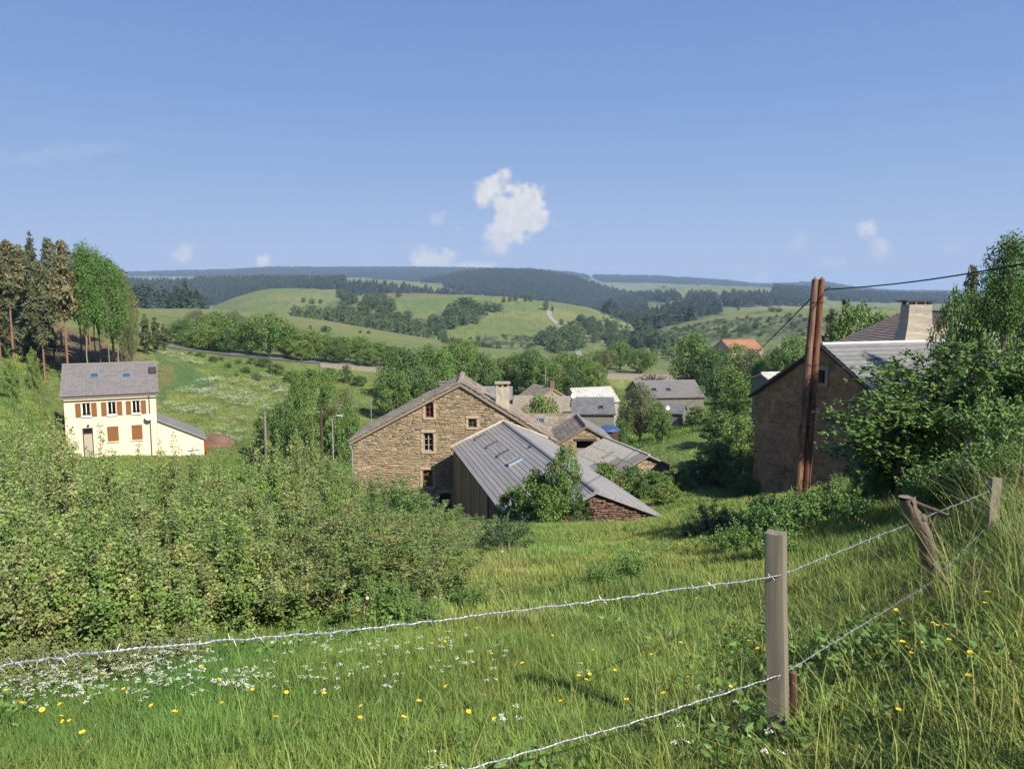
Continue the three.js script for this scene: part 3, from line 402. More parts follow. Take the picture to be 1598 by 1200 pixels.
// covering of small tiles or slabs with real steps, joined (too small to pick apart)
function tiled({ g, L, S }, seed, { row = 0.3, wide = 0.25, jitter = 0.1, thick = 0.03, tones, name = 'roof_tiles', skip = null, round = false }) {
  const rng = rngOf(seed), out = tones.map(() => []), n = Math.ceil(S / row), rr = S / n;
  for (let j = 0; j < n; j++) { let x = jitter > 0.05 ? -wide * rng() * 0.3 : 0; while (x < L - 0.02) { const w = Math.min(wide * (1 + (rng() - 0.5) * 2 * jitter), L - x); if (w > 0.05 && !(skip && skip(x + w / 2, (j + 0.5) * rr))) { const b = round ? new THREE.BoxGeometry(w - 0.03, rr * 1.12, thick, 1, 1, 1) : new THREE.BoxGeometry(w - 0.012, rr * 1.12, thick); b.rotateX(-0.5 * thick / rr * (1 + rng() * jitter * 3)); b.rotateZ((rng() - 0.5) * jitter * 0.25); b.translate(Math.max(x, 0) + w / 2, (j + 0.5) * rr, thick * 0.75 + rng() * thick * jitter); out[Math.floor(rng() * tones.length)].push(b); } x += w; } }
  out.forEach((o, i) => { if (o.length) part(g, name, mergeGeometries(o), tones[i]).userData.kind = 'stuff'; });
}
// a building with its gable in the local plane z = 0 (facing +z), w wide along x, L deep along -z
function gabled(name, label, group, { pos, turn, w, L, eaveL, eaveR = eaveL, ridge, at: rx = 0.5, t = 0.45, over = 0.3, verge = 0.15, wall = mortarMat, wallBack = wall, roofMat = slateMat, thick = 0.14, front = [], right = [], left = [], category = 'house', base = 0 }) {
  const o = thing(name, label, category, group); o.position.copy(pos); o.rotation.y = turn; const X = w * rx;
  const fw = part(o, 'gable_wall', wallGeo([[0, base], [w, base], [w, eaveR], [X, ridge], [0, eaveL]], front, t), wall);
  const bw = part(o, 'gable_wall', wallGeo([[0, base], [w, base], [w, eaveR], [X, ridge], [0, eaveL]], [], t), wallBack); bw.position.z = -L + t;
  const rw = part(o, 'side_wall', wallGeo([[t + 0.002, base], [L - t - 0.002, base], [L - t - 0.002, eaveR - 0.02], [t + 0.002, eaveR - 0.02]], right, t), wallBack); rw.rotation.y = Math.PI / 2; rw.position.x = w;
  const lw = part(o, 'side_wall', wallGeo([[t + 0.002, base], [L - t - 0.002, base], [L - t - 0.002, eaveL - 0.02], [t + 0.002, eaveL - 0.02]], left, t), wallBack); lw.rotation.y = -Math.PI / 2; lw.position.z = -L;
  const sl = (ridge - eaveL) / X, sr = (ridge - eaveR) / (w - X), up = thick * 1.05 + 0.02;
  const Ls = slope(o, V(-over, eaveL - sl * over + up, -L - verge), V(-over, eaveL - sl * over + up, verge), V(X, ridge + up, -L - verge), thick, roofMat);
  const Rs = slope(o, V(w + over, eaveR - sr * over + up, verge), V(w + over, eaveR - sr * over + up, -L - verge), V(X, ridge + up, verge), thick, roofMat);
  return { o, fw, bw, rw, lw, Ls, Rs };
}
const turnTo = (vx, vz) => Math.atan2(-vz, vx);   // rotation that lays local x along (vx, vz)

// ---------------------------------------------------------------- buildings
const yAt = (py, d, px = CX) => P(px, py, d).y;
function skylight(sl, x, y, w, h, pane = glassMat) { const g = new THREE.Group(); g.name = 'skylight'; g.position.set(x, y, 0.03); sl.g.add(g); const f = 0.045; part(g, 'frame', mergeGeometries([boxG(f, h, 0.12, -w / 2, 0, 0.05), boxG(f, h, 0.12, w / 2, 0, 0.05), boxG(w - f, f, 0.12, 0, -h / 2 + f / 2, 0.05), boxG(w - f, f, 0.12, 0, h / 2 - f / 2, 0.05)]), pane === darkPane ? slateMat3 : zincMat); part(g, 'pane', boxG(w - f, h - 2 * f, 0.02, 0, 0, 0.08), pane); return g; }
const skyPane = new THREE.MeshPhysicalMaterial({ color: lin(0.05, 0.08, 0.11), roughness: 0.04, metalness: 0, clearcoat: 1, ior: 1.7 });
const darkPane = new THREE.MeshPhysicalMaterial({ color: lin(0.012, 0.012, 0.014), roughness: 0.12, ior: 1.5 });
function ridgeCap(parent, x, y, z0, z1, r, mat) { const g = new THREE.CylinderGeometry(r, r, Math.abs(z1 - z0), 8, Math.max(2, Math.round(Math.abs(z1 - z0) / 0.4)), false); g.rotateX(Math.PI / 2); g.scale(1.3, 0.8, 1); g.translate(x, y, (z0 + z1) / 2); return part(parent, 'ridge_cap', g, mat); }
function onSlope(sl, px, py) { sl.g.updateWorldMatrix(true, false); const inv = sl.g.matrixWorld.clone().invert(), o = camera.position.clone().applyMatrix4(inv), q = P(px, py, 10).applyMatrix4(inv).sub(o); return o.addScaledVector(q, -o.z / q.z); }
function dish(name, label, pos, r, aim) { const t = thing(name, label, 'satellite dish'); t.position.copy(pos); const b = []; for (let i = 0; i <= 6; i++) b.push(new THREE.Vector2(r * i / 6 + 0.001, r * 0.35 * (i / 6) ** 2)); const l = new THREE.LatheGeometry(b, 20); l.rotateX(Math.PI / 2); const m = part(t, 'reflector', l, new THREE.MeshStandardMaterial({ color: lin(0.72, 0.71, 0.68), roughness: 0.5, side: THREE.DoubleSide })); m.lookAt(aim); part(t, 'mount', tube([V(0, 0, 0), V(0.05, -0.2, -0.25), V(0.08, -0.25, -r * 0.9)], 0.025, 0.025, 6), zincMat); const a = part(t, 'feed_arm', tube([V(0, -r, 0.05), V(0.1, -r * 0.4, r * 0.9)], 0.015, 0.015, 5), zincMat); return t; }

{ // --- cream house on the left
  const n = V(0.42, 0, 0.908), v = V(0.908, 0, -0.42), L = 7.8, w = 7, base = EYE - 15.3, dL = 71, s = p => (p - 98) / 145 * L, hh = p => (724 - p) / 16.9;
  const FL = P(98, 622, dL); FL.y = base; const pos = FL.clone().addScaledVector(n, -w);
  const up = [[124.5, 14], [164.5, 14], [203.5, 13.5]].map(([p, q]) => ({ x: s(p), y: hh(652.5), w: q / 18.6, h: 1.27 })), low = [[162, 18], [201, 17.5]].map(([p, q]) => ({ x: s(p), y: hh(696), w: q / 18.6, h: 1.45 })), door = { x: s(123.5), y: 0.35, w: 0.88, h: hh(671.5) - 0.35 };
  const H = gabled('cream_house', 'cream rendered house with grey tiled roof and orange-brown shutters', null, { pos, turn: turnTo(n.x, n.z), w, L, eaveL: 6.3, eaveR: 6.3, ridge: 8.75, wall: creamMat, roofMat: tileTones[0], thick: 0.12, over: 0.36, verge: 0.28, right: [...up, ...low, door], t: 0.35 });
  const sk = [[146.5, 587], [196.8, 587]].map(([a, b]) => onSlope(H.Rs, a, b));
  const over = (x, y) => sk.some(k => Math.abs(x - k.x) < 0.42 && Math.abs(y - k.y) < 0.42);
  tiled(H.Rs, 71, { row: 0.31, wide: 0.3, jitter: 0.02, thick: 0.045, tones: tileTones, skip: over }); tiled(H.Ls, 72, { row: 0.31, wide: 0.3, jitter: 0.02, thick: 0.045, tones: tileTones });
  for (const k of sk) skylight(H.Rs, k.x, k.y, 0.72, 0.72, skyPane);
  ridgeCap(H.o, w / 2, 8.91, 0.28, -L - 0.28, 0.13, tileTones[1]);
  for (const h of up) { windowIn(H.rw, h, { bars: [1, 0], back: 0.18 }); const b = part(H.rw, 'balustrade', mergeGeometries([0.14, 0.28].map(y => boxG(h.w - 0.02, 0.03, 0.03, h.x + h.w / 2, h.y + y, -0.07))), darkMat); part(H.rw, 'window_sill', boxG(h.w + 0.16, 0.09, 0.16, h.x + h.w / 2, h.y - 0.047, 0.06), whiteMat);
    for (const q of [-1, 1]) { const x = q < 0 ? h.x - 0.29 : h.x + h.w + 0.29, sh = part(H.rw, 'shutter', mergeGeometries([-0.155, 0, 0.155].map(d => boxG(0.15, 1.33, 0.035, d, 0, 0))), rustWood); sh.position.set(x, h.y + 0.6, 0.03); for (const y of [-0.45, 0.45]) part(sh, 'brace', boxG(0.44, 0.08, 0.02, 0, y, 0.028), rustWood); } }
  for (const h of low) { const sh = part(H.rw, 'shutter', mergeGeometries([-2, -1, 0, 1, 2, 3].map(i => boxG(h.w / 6 - 0.008, h.h - 0.02, 0.04, (i - 0.5) * h.w / 6, 0, 0))), rustWood, 'closed orange-brown shutters'); sh.position.set(h.x + h.w / 2, h.y + h.h / 2, -0.05); for (const y of [-0.5, 0.5]) part(sh, 'brace', boxG(h.w - 0.06, 0.09, 0.02, 0, y, 0.031), rustWood); part(H.rw, 'window_sill', boxG(h.w + 0.14, 0.08, 0.14, h.x + h.w / 2, h.y - 0.042, 0.05), creamMat); }
  const dg = new THREE.Group(); dg.name = 'door'; dg.position.set(door.x, door.y, -0.14); H.rw.add(dg); part(dg, 'frame', mergeGeometries([boxG(0.09, door.h, 0.08, 0.045, door.h / 2), boxG(0.09, door.h, 0.08, door.w - 0.045, door.h / 2), boxG(door.w - 0.18, 0.1, 0.08, door.w / 2, door.h - 0.05), boxG(door.w - 0.18, 0.09, 0.08, door.w / 2, door.h - 0.55)]), woodDark); part(dg, 'pane', boxG(door.w - 0.18, 0.4, 0.02, door.w / 2, door.h - 0.3, 0), darkPane); part(dg, 'leaf', mergeGeometries([0, 1, 2, 3].map(i => boxG(0.165, door.h - 0.6, 0.04, 0.18 + i * 0.173, (door.h - 0.6) / 2, 0))), std(0.42, 0.34, 0.27));
  part(H.rw, 'eave_board', boxG(L - 0.72, 0.3, 0.05, L / 2, 6.12, 0.03), std(0.45, 0.4, 0.33)); const gut = new THREE.CylinderGeometry(0.07, 0.07, L + 0.5, 8, 1, false); gut.rotateZ(Math.PI / 2); part(H.rw, 'gutter', gut.translate(L / 2, 6.02, 0.42), std(0.2, 0.17, 0.15)); part(H.rw, 'downpipe', tube([V(s(231), 6.0, 0.4), V(s(232), 5.65, 0.1), V(s(232), 0.1, 0.1)], 0.05, 0.05, 7), std(0.1, 0.08, 0.07)); part(H.rw, 'cable', tube([V(s(152), 5.4, 0.03), V(s(152.5), 5.72, 0.03), V(s(180), 5.73, 0.03), V(L - 0.3, 5.76, 0.03)], 0.02, 0.02, 4), std(0.5, 0.45, 0.38)); part(H.rw, 'wall_lamp', boxG(0.18, 0.12, 0.2, s(133), 3.36, 0.1), darkMat);
  const ck = onSlope(H.Rs, 237.5, 577), ch = new THREE.Group(); ch.name = 'chimney'; ch.position.set(ck.x, ck.y, 0); H.Rs.g.add(ch); ch.rotation.x = -Math.atan2(2.75, 3.5); part(ch, 'stack', boxG(0.66, 1.7, 0.6, 0, 0.15, 0), std(0.05, 0.042, 0.038)); part(ch, 'cap', boxG(0.8, 0.08, 0.72, 0, 1.04, 0), std(0.16, 0.13, 0.11)); part(ch, 'pot', new THREE.CylinderGeometry(0.11, 0.13, 0.3, 10).translate(0.05, 0.98, 0), std(0.35, 0.14, 0.08)); part(ch, 'aerial', mergeGeometries([boxG(0.03, 1.5, 0.03, 0.34, 1.3, 0), boxG(0.5, 0.02, 0.02, 0.34, 1.6, 0), boxG(0.36, 0.02, 0.02, 0.34, 1.75, 0)]), zincMat);
  const D = V(0, 0, 0); H.rw.updateWorldMatrix(true, false); D.set(s(229), hh(659), 0.42).applyMatrix4(H.rw.matrixWorld); dish('satellite_dish', 'white satellite dish on the corner of the cream house', D, 0.33, D.clone().add(V(0.5, 0.42, 0.75)));
  // lean-to against its right wall
  const A = thing('lean_to', 'low cream annex with sloping grey roof beside the cream house', 'annex'); A.position.copy(FL).addScaledVector(v, L + 0.02).addScaledVector(n, -0.15); A.position.y = base - 1.4; A.rotation.y = turnTo(v.x, v.z);
  const w2 = 4.15, d2 = 4.2, y1 = 4.85, y2 = 2.75; part(A, 'front_wall', wallGeo([[0, -0.5], [w2, -0.5], [w2, y2], [0, y1]], [{ x: 2.6, y: 0.1, w: 1.1, h: 1.5 }], 0.3), creamMat); part(A, 'window', boxG(1.08, 1.48, 0.05, 3.15, 0.85, -0.2), whiteMat); part(A, 'end_wall', boxG(0.3, y2 + 0.45, d2 - 0.31, w2 - 0.15, (y2 - 0.55) / 2, -d2 / 2 - 0.15), creamMat); part(A, 'rear_wall', wallGeo([[0, -0.5], [w2 - 0.31, -0.5], [w2 - 0.31, y2 - 0.05], [0, y1 - 0.1]], [], 0.3).translate(0, 0, -d2 + 0.3), creamMat);
  const sl = slope(A, V(w2 + 0.25, y2 + 0.02, 0.25), V(w2 + 0.25, y2 + 0.02, -d2 - 0.2), V(0.03, y1 + 0.12, 0.25), 0.16, slateMat2); for (let i = 0; i < 7; i++) part(sl.g, 'roof_sheet', boxG(sl.L / 7 - 0.015, sl.S, 0.03, (i + 0.5) * sl.L / 7, sl.S / 2, 0.018), slateMat2); part(A, 'downpipe', tube([V(w2 + 0.1, y2, 0.1), V(w2 + 0.1, 0, 0.1)], 0.04, 0.04, 6), darkMat);
  const tp = thing('oil_tank', 'small red plastic drum beside the annex end wall', 'drum'); tp.position.copy(at(316, 77)); tp.position.y -= 0.9; part(tp, 'drum', new THREE.CylinderGeometry(0.35, 0.38, 0.9, 14).translate(0, 1.5, 0), std(0.6, 0.06, 0.03, { roughness: 0.5 })); part(tp, 'stand', mergeGeometries([-0.25, 0.25].map(x => boxG(0.12, 1.2, 0.5, x, 0.5, 0))), greyTones[0]);
}
let barn;
{ // --- stone barn with its gable to the viewer
  const d = 52, x = p => (p - 551) / F * d, base = EYE - 16.2, y = p => yAt(p, d) - base, pos = P(551, 690, d); pos.y = base;
  const holes = [{ x: x(665.6), y: y(652.3), w: 0.56, h: y(630) - y(652.3), arch: 0.06 }, { x: x(662), y: y(705.4), w: 0.68, h: y(678) - y(705.4), arch: 0.06 }, { x: x(660), y: y(760.6), w: 0.69, h: y(736) - y(760.6), arch: 0.06 }, { x: x(733.3), y: y(668), w: 0.58, h: y(655) - y(668) }, { x: x(686), y: y(802), w: 0.84, h: y(774) - y(802), arch: 0.14 }];
  const w = x(866), rx = x(721) / w, eL = y(691), rg = y(603), eR = y(693);
  const H = gabled('stone_barn', 'large rubble stone barn with tall gable and mossy stone roof', null, { pos, turn: 0.04, w, L: 5.6, eaveL: eL, eaveR: eR, ridge: rg, at: rx, wall: mortarMat, roofMat: lauzeTones[0], thick: 0.16, front: holes, over: 0.28, verge: 0.22, category: 'barn' }); barn = H;
  const roofAt = q => q < w * rx ? lerp(eL, rg, q / (w * rx)) : lerp(rg, eR, (q - w * rx) / (w * (1 - rx))), hit = (a, b, m) => holes.some(h => a > h.x - m && a < h.x + h.w + m && b > h.y - m && b < h.y + h.h + m + (h.arch || 0));
  stonesOn(H.fw, 5, { x0: 0, x1: w, y0: y(815), y1: rg, inside: (a, b) => a > 0 && a < w && b < roofAt(a) - 0.03 && !hit(a, b, 0.17), courses: [0.095, 0.18], widths: [0.18, 0.5], tones: stoneTones, proud: 0.05, better: (a, b) => b > y(770) && a < x(800) });
  for (const h of holes) { const top = h.y + h.h + (h.arch || 0); const q = []; for (let i = 0, n = Math.max(2, Math.round(h.h / 0.34)); i < n; i++) for (const sd of [-1, 1]) { const bw = i % 2 ? 0.16 : 0.2; q.push(boxG(bw, h.h / n - 0.02, 0.1, sd < 0 ? h.x - bw / 2 : h.x + h.w + bw / 2, h.y + (i + 0.5) * h.h / n, 0.01)); } q.push(boxG(h.w + 0.34, 0.2, 0.1, h.x + h.w / 2, top + 0.14, 0.012)); if (h.h < 2.2) q.push(boxG(h.w + 0.3, 0.13, 0.16, h.x + h.w / 2, h.y - 0.07, 0.03)); for (const g of q) part(H.fw, 'quoin', g, quoinMat); }
  for (const i of [0, 1, 2]) windowIn(H.fw, holes[i], { frame: i === 1 ? std(0.3, 0.27, 0.22) : std(0.16, 0.05, 0.035), bars: [1, 2], back: 0.2 }); windowIn(H.fw, holes[3], { frame: woodDark, bars: [1, 1], back: 0.2 }); const dr = part(H.fw, 'door', boxG(holes[4].w, holes[4].h + 0.1, 0.06, holes[4].x + holes[4].w / 2, holes[4].y + holes[4].h / 2, -0.4), std(0.05, 0.035, 0.025, { map: woodTex }));
  for (const s of [H.Ls, H.Rs]) tiled(s, 81, { row: 0.42, wide: 0.5, jitter: 0.28, thick: 0.06, tones: lauzeTones, name: 'roof_slabs' });
  // verge slabs along the gable edge, big enough to tell apart
  const rng = rngOf(77); for (const s of [H.Ls, H.Rs]) { const e = s === H.Ls ? s.L - 0.2 : 0.2; for (let q = 0; q < s.S; q += 0.5) { const m = part(s.g, 'verge_slab', boxG(0.5, 0.56, 0.07, 0, 0, 0), lauzeTones[Math.floor(rng() * 4)]); m.position.set(e, Math.min(q + 0.26, s.S - 0.27), 0.13 + rng() * 0.015); m.rotation.set(-0.09, 0, (rng() - 0.5) * 0.1); } }
  ridgeCap(H.o, w * rx, rg + 0.28, 0.2, -5.8, 0.17, lauzeTones[1]);
  const c = new THREE.Group(); c.name = 'chimney'; c.position.set(x(788), y(652), -0.5); H.o.add(c); part(c, 'stack', boxG(0.95, 2.2, 0.9, 0, 0.95, 0), limeMat); part(c, 'plinth', boxG(1.2, 0.3, 1.1, 0, 0.0, 0), limeMat); part(c, 'cap', boxG(1.08, 0.09, 1.02, 0, 2.32, 0), std(0.33, 0.27, 0.2)); for (const q of [-0.38, 0, 0.38]) part(c, 'cap_pillar', boxG(0.14, 0.2, 0.8, q, 2.16, 0), limeMat);
  const c2 = new THREE.Group(); c2.name = 'chimney'; c2.position.set(x(691), y(603) - 0.75, -5.0); H.o.add(c2); part(c2, 'stack', boxG(0.72, 1.1, 0.7, 0, -0.1, 0), greyTones[1]); part(c2, 'cap', boxG(0.84, 0.08, 0.8, 0, 0.5, 0), greyTones[0]);
  part(H.o, 'gutter', tube([V(-0.3, eL - 0.12, 0.2), V(-0.3, eL - 0.14, -5.6)], 0.06, 0.06, 6), zincMat); part(H.o, 'downpipe', tube([V(-0.25, eL - 0.15, 0.1), V(-0.06, eL - 0.5, 0.1), V(-0.06, 0.3, 0.1)], 0.045, 0.045, 6), zincMat); part(H.o, 'vent_pipe', tube([V(x(570), eL + 0.4, -3), V(x(570), eL + 2.6, -3)], 0.03, 0.03, 5), zincMat);
}
{ // --- long low barn with the grey plank roof, running from the stone barn towards the viewer
  const yR = yAt(657, 51.2, 785), Rf = P(785, 657, 51.2), Rn = PH(930, 765, yR), Dv = Rf.clone().sub(Rn), L = Dv.length(); Dv.normalize(); const Z = Dv.clone().negate(), X = V(Z.z, 0, -Z.x), base = EYE - 15.8, hl = 3.35, w = 6.25, ridge = yR - base;
  const pos = Rn.clone().addScaledVector(X, -hl); pos.y = base;
  const H = gabled('plank_roof_barn', 'long low barn with grey plank roof and dark board side wall', null, { pos, turn: turnTo(X.x, X.z), w, L: L - 0.1, eaveL: ridge - 1.75, eaveR: ridge - 1.42, ridge: ridge - 0.2, at: hl / w, wall: redMortarMat, wallBack: redMortarMat, roofMat: std(0.06, 0.06, 0.062), thick: 0.1, over: 0.15, verge: 0.12, category: 'barn' });
  const rg = ridge - 0.2, eL = ridge - 1.75, eR = ridge - 1.42, roofAt = q => q < hl ? lerp(eL, rg, q / hl) : lerp(rg, eR, (q - hl) / (w - hl));
  stonesOn(H.fw, 9, { x0: 0, x1: w, y0: EYE - 11.6 - base, y1: rg, inside: (a, b) => a > 0 && a < w && b < roofAt(a) - 0.02, courses: [0.055, 0.11], widths: [0.14, 0.4], tones: redTones, proud: 0.06 });
  const rng = rngOf(60), plankTones = [[0.37, 0.345, 0.325], [0.34, 0.32, 0.3], [0.4, 0.37, 0.345]].map(c => std(...c, { roughness: 0.7, map: grainTex }));
  for (const S of [H.Ls, H.Rs]) { const n = S === H.Ls ? 15 : 11, hgt = S.S / n; for (let i = 0; i < n; i++) { const cut = [0, S.L * (0.3 + 0.1 * (i % 3)), S.L * (0.66 + 0.08 * ((i + 1) % 3)), S.L]; for (let k = 0; k < 3; k++) { const l = cut[k + 1] - cut[k], m = part(S.g, 'roof_plank', boxG(l - 0.012, hgt * 0.93, 0.045), plankTones[Math.floor(rng() * 3)]); m.position.set(cut[k] + l / 2, (i + 0.5) * hgt, 0.04); m.rotation.x = -0.07; } } }
  for (const [px, py, g] of [[751, 684, 0], [769.5, 696, 0], [787, 710, 0], [804, 723, 1]]) { const k = onSlope(H.Ls, px, py); skylight(H.Ls, k.x, k.y, g ? 0.5 : 0.34, 0.8, g ? skyPane : darkPane).position.z = 0.06; }
  for (const [px, py] of [[828, 700], [858, 727]]) { const k = onSlope(H.Ls, px, py); part(H.Ls.g, 'vent_cap', boxG(0.14, 0.14, 0.12, k.x, k.y, 0.1), darkMat); }
  ridgeCap(H.o, hl, rg + 0.16, 0.12, -L - 0.05, 0.11, slateMat2);
  part(H.o, 'verge_board', tube([V(hl, rg + 0.1, 0.16), V(w + 0.2, eR + 0.02, 0.16)], 0.05, 0.05, 5), slateMat2); part(H.o, 'verge_board', tube([V(hl, rg + 0.1, 0.16), V(-0.2, eL + 0.02, 0.16)], 0.05, 0.05, 5), slateMat2);
  const bt = [[0.34, 0.21, 0.11], [0.42, 0.27, 0.15], [0.26, 0.165, 0.09], [0.46, 0.3, 0.17]].map(c => std(...c, { map: woodTex }));
  for (let i = 0; i < 70; i++) { const m = part(H.lw, 'board', boxG(0.165, eL - 0.1, 0.035), bt[Math.floor(rng() * 4)]); m.position.set(0.12 + i * 0.172, eL / 2 - 0.08, 0.03 + rng() * 0.02); m.rotation.z = (rng() - 0.5) * 0.008; }
  part(H.o, 'flashing', tube([V(-0.25, eL + 0.16, -L + 0.12), V(hl, rg + 0.24, -L + 0.12), V(w + 0.2, eR + 0.16, -L + 0.12)], 0.1, 0.1, 6), limeMat);
}
function sideHouse(name, label, group, { px0, px1, pyR, pyE, d, w, base, wall, roofMat, tones, row, wide, jitter, yaw = 0, roofName, thick = 0.1, over = 0.25, right = [] }) {   // ridge across the view; its eave side faces the viewer
  const c = P((px0 + px1) / 2, pyE, d), L = (px1 - px0) / F * d - over, n = V(Math.sin(yaw), 0, Math.cos(yaw)), v = V(Math.cos(yaw), 0, -Math.sin(yaw)), yE = c.y, yR = yAt(pyR, d + w / 2 * Math.cos(yaw)); const b = EYE - base;
  const pos = c.clone().addScaledVector(v, -L / 2).addScaledVector(n, -w - over); pos.y = b;
  const H = gabled(name, label, group, { pos, turn: turnTo(n.x, n.z), w, L, eaveL: yE - b, ridge: yR - b - 0.1, wall, roofMat, thick, over, verge: over * 0.6, right }); if (tones) { tiled(H.Rs, px0, { row, wide, jitter, thick: 0.04, tones, name: roofName }); tiled(H.Ls, px0 + 1, { row, wide, jitter, thick: 0.04, tones, name: roofName }); } ridgeCap(H.o, w / 2, yR - b + 0.04, over * 0.6, -L - over * 0.6, 0.12, roofMat); return H;
}
{ // --- houses of the hamlet behind the barns
  let H = sideHouse('slab_roof_house', 'stone house with broad brown slab roof behind the stone barn', null, { px0: 768, px1: 912, pyR: 648, pyE: 690, d: 59, w: 6.4, base: 16, wall: greyWallMat, roofMat: lauzeTones[2], tones: lauzeTones, row: 0.36, wide: 0.42, jitter: 0.25, roofName: 'roof_slabs', yaw: 0.02 });
  let k = onSlope(H.Rs, 845, 659); skylight(H.Rs, k.x, k.y, 0.5, 0.7, skyPane).position.z = 0.08;
  // small gable in front of it
  { const yR = yAt(662, 55), N = P(915, 662, 55), Fa = PH(902, 647, yR), Dv = Fa.clone().sub(N); const L = Dv.length() + 0.6; Dv.normalize(); const Z = Dv.clone().negate(), X = V(Z.z, 0, -Z.x), base = EYE - 15.2, hl = 2.25, w = 4.1, pos = N.clone().addScaledVector(X, -hl); pos.y = base; const r = yR - base - 0.25, eL = r - 1.35, eR = r - 1.05, door = { x: 1.55, y: yAt(701, 55) - base, w: 1.25, h: 0.62 };
    const B = gabled('gabled_stable', 'small stone stable with dark opening in its gable', null, { pos, turn: turnTo(X.x, X.z), w, L, eaveL: eL, eaveR: eR, ridge: r, at: hl / w, wall: mortarMat, roofMat: lauzeTones[2], thick: 0.1, over: 0.2, verge: 0.2, front: [door], category: 'stable' });
    stonesOn(B.fw, 12, { x0: 0, x1: w, y0: eL - 2, y1: r, inside: (a, b) => a > 0 && a < w && b < (a < hl ? lerp(eL, r, a / hl) : lerp(r, eR, (a - hl) / (w - hl))) - 0.02 && !(a > door.x - 0.05 && a < door.x + door.w + 0.05 && b > door.y && b < door.y + door.h + 0.18), courses: [0.1, 0.18], widths: [0.18, 0.45], tones: stoneTones, proud: 0.04, most: 200 }); part(B.fw, 'lintel', boxG(door.w + 0.4, 0.15, 0.14, door.x + door.w / 2, door.y + door.h + 0.08, 0.01), woodDark); tiled(B.Ls, 13, { row: 0.36, wide: 0.4, jitter: 0.25, thick: 0.018, tones: lauzeTones, name: 'roof_slabs' }); tiled(B.Rs, 14, { row: 0.6, wide: 0.8, jitter: 0.02, thick: 0.03, tones: [slateMat2], name: 'roof_sheets' }); ridgeCap(B.o, hl, r + 0.2, 0.2, -L, 0.1, lauzeTones[1]); }
  // low shed with patched pale roof
  { const yR = yAt(707, 47), N = P(1010, 707, 47), Fa = PH(948, 682, yR), Dv = Fa.clone().sub(N), L = Dv.length(); Dv.normalize(); const Z = Dv.clone().negate(), X = V(Z.z, 0, -Z.x), base = EYE - 13.6, hl = 3.0, w = 5.4, pos = N.clone().addScaledVector(X, -hl); pos.y = base; const r = yR - base - 0.2, eL = r - 1.35, eR = r - 1.15, win = { x: 2.75, y: eL - 0.55, w: 0.6, h: 0.5, arch: 0.14 };
    const B = gabled('low_shed', 'low stone shed with patched pale sheet roof and arched opening', null, { pos, turn: turnTo(X.x, X.z), w, L, eaveL: eL, eaveR: eR, ridge: r, at: hl / w, wall: mortarMat, roofMat: slateMat2, thick: 0.08, over: 0.25, verge: 0.3, front: [win], category: 'shed' });
    stonesOn(B.fw, 15, { x0: 0, x1: w, y0: eL - 2, y1: r, inside: (a, b) => a > 0 && a < w && b < (a < hl ? lerp(eL, r, a / hl) : lerp(r, eR, (a - hl) / (w - hl))) - 0.02 && !(a > win.x - 0.25 && a < win.x + win.w + 0.25 && b > win.y && b < win.y + win.h + 0.4), courses: [0.1, 0.18], widths: [0.18, 0.45], tones: stoneTones, proud: 0.04, most: 150 });
    for (const sd of [-1, 1]) part(B.fw, 'quoin', boxG(0.2, 0.55, 0.1, sd < 0 ? win.x - 0.1 : win.x + win.w + 0.1, win.y + 0.28, 0.02), std(0.5, 0.34, 0.16)); part(B.fw, 'quoin', boxG(1.0, 0.2, 0.1, win.x + 0.3, win.y + 0.8, 0.022), std(0.5, 0.34, 0.16));
    const pale = std(0.52, 0.47, 0.39, { map: grainTex }), dark = std(0.29, 0.255, 0.215, { map: grainTex }); const S = B.Ls, nx = 6, ny = 3; for (let i = 0; i < nx; i++) for (let j = 0; j < ny; j++) { const m = part(S.g, 'roof_sheet', boxG(S.L / nx - 0.01, S.S / ny * 1.04, 0.02), (i >= 4 && j < 2) || (i === 5) || (i === 3 && j === 0) ? dark : pale); m.position.set((i + 0.5) * S.L / nx, (j + 0.5) * S.S / ny, 0.028); m.rotation.x = -0.012; } const T = B.Rs; for (let i = 0; i < 6; i++) part(T.g, 'roof_sheet', boxG(T.L / 6 - 0.01, T.S, 0.02, (i + 0.5) * T.L / 6, T.S / 2, 0.015), pale); part(S.g, 'roof_patch', boxG(0.5, 0.9, 0.02, S.L * 0.5, S.S * 0.62, 0.055), std(0.27, 0.24, 0.19)); ridgeCap(B.o, hl, r + 0.13, 0.3, -L - 0.3, 0.08, pale); }
  H = sideHouse('slate_house', 'stone house with dark blue-grey slate roof', null, { px0: 892, px1: 961, pyR: 622, pyE: 647, d: 74, w: 5.2, base: 16.5, wall: greyWallMat, roofMat: slateMat3, tones: [slateMat3, slateMat], row: 0.25, wide: 0.3, jitter: 0.1, roofName: 'roof_slates', yaw: -0.05 }); k = onSlope(H.Rs, 938, 637); skylight(H.Rs, k.x, k.y, 0.45, 0.55, darkPane).position.z = 0.06;
  H = sideHouse('pale_roof_house', 'house with pale lichen-grey roof half behind a round tree', null, { px0: 796, px1: 894, pyR: 620, pyE: 650, d: 80, w: 7, base: 17, wall: greyWallMat, roofMat: lauzeTones[3], tones: [lauzeTones[3], lauzeTones[1]], row: 0.35, wide: 0.4, jitter: 0.1, roofName: 'roof_slabs', yaw: -0.1 });
  H = sideHouse('blue_roof_house', 'house with blue-grey roof just beyond the stone barn', null, { px0: 738, px1: 800, pyR: 605, pyE: 632, d: 84, w: 6.5, base: 17.4, wall: greyWallMat, roofMat: slateMat2, tones: [slateMat2], row: 0.3, wide: 0.4, jitter: 0.05, roofName: 'roof_slates' });
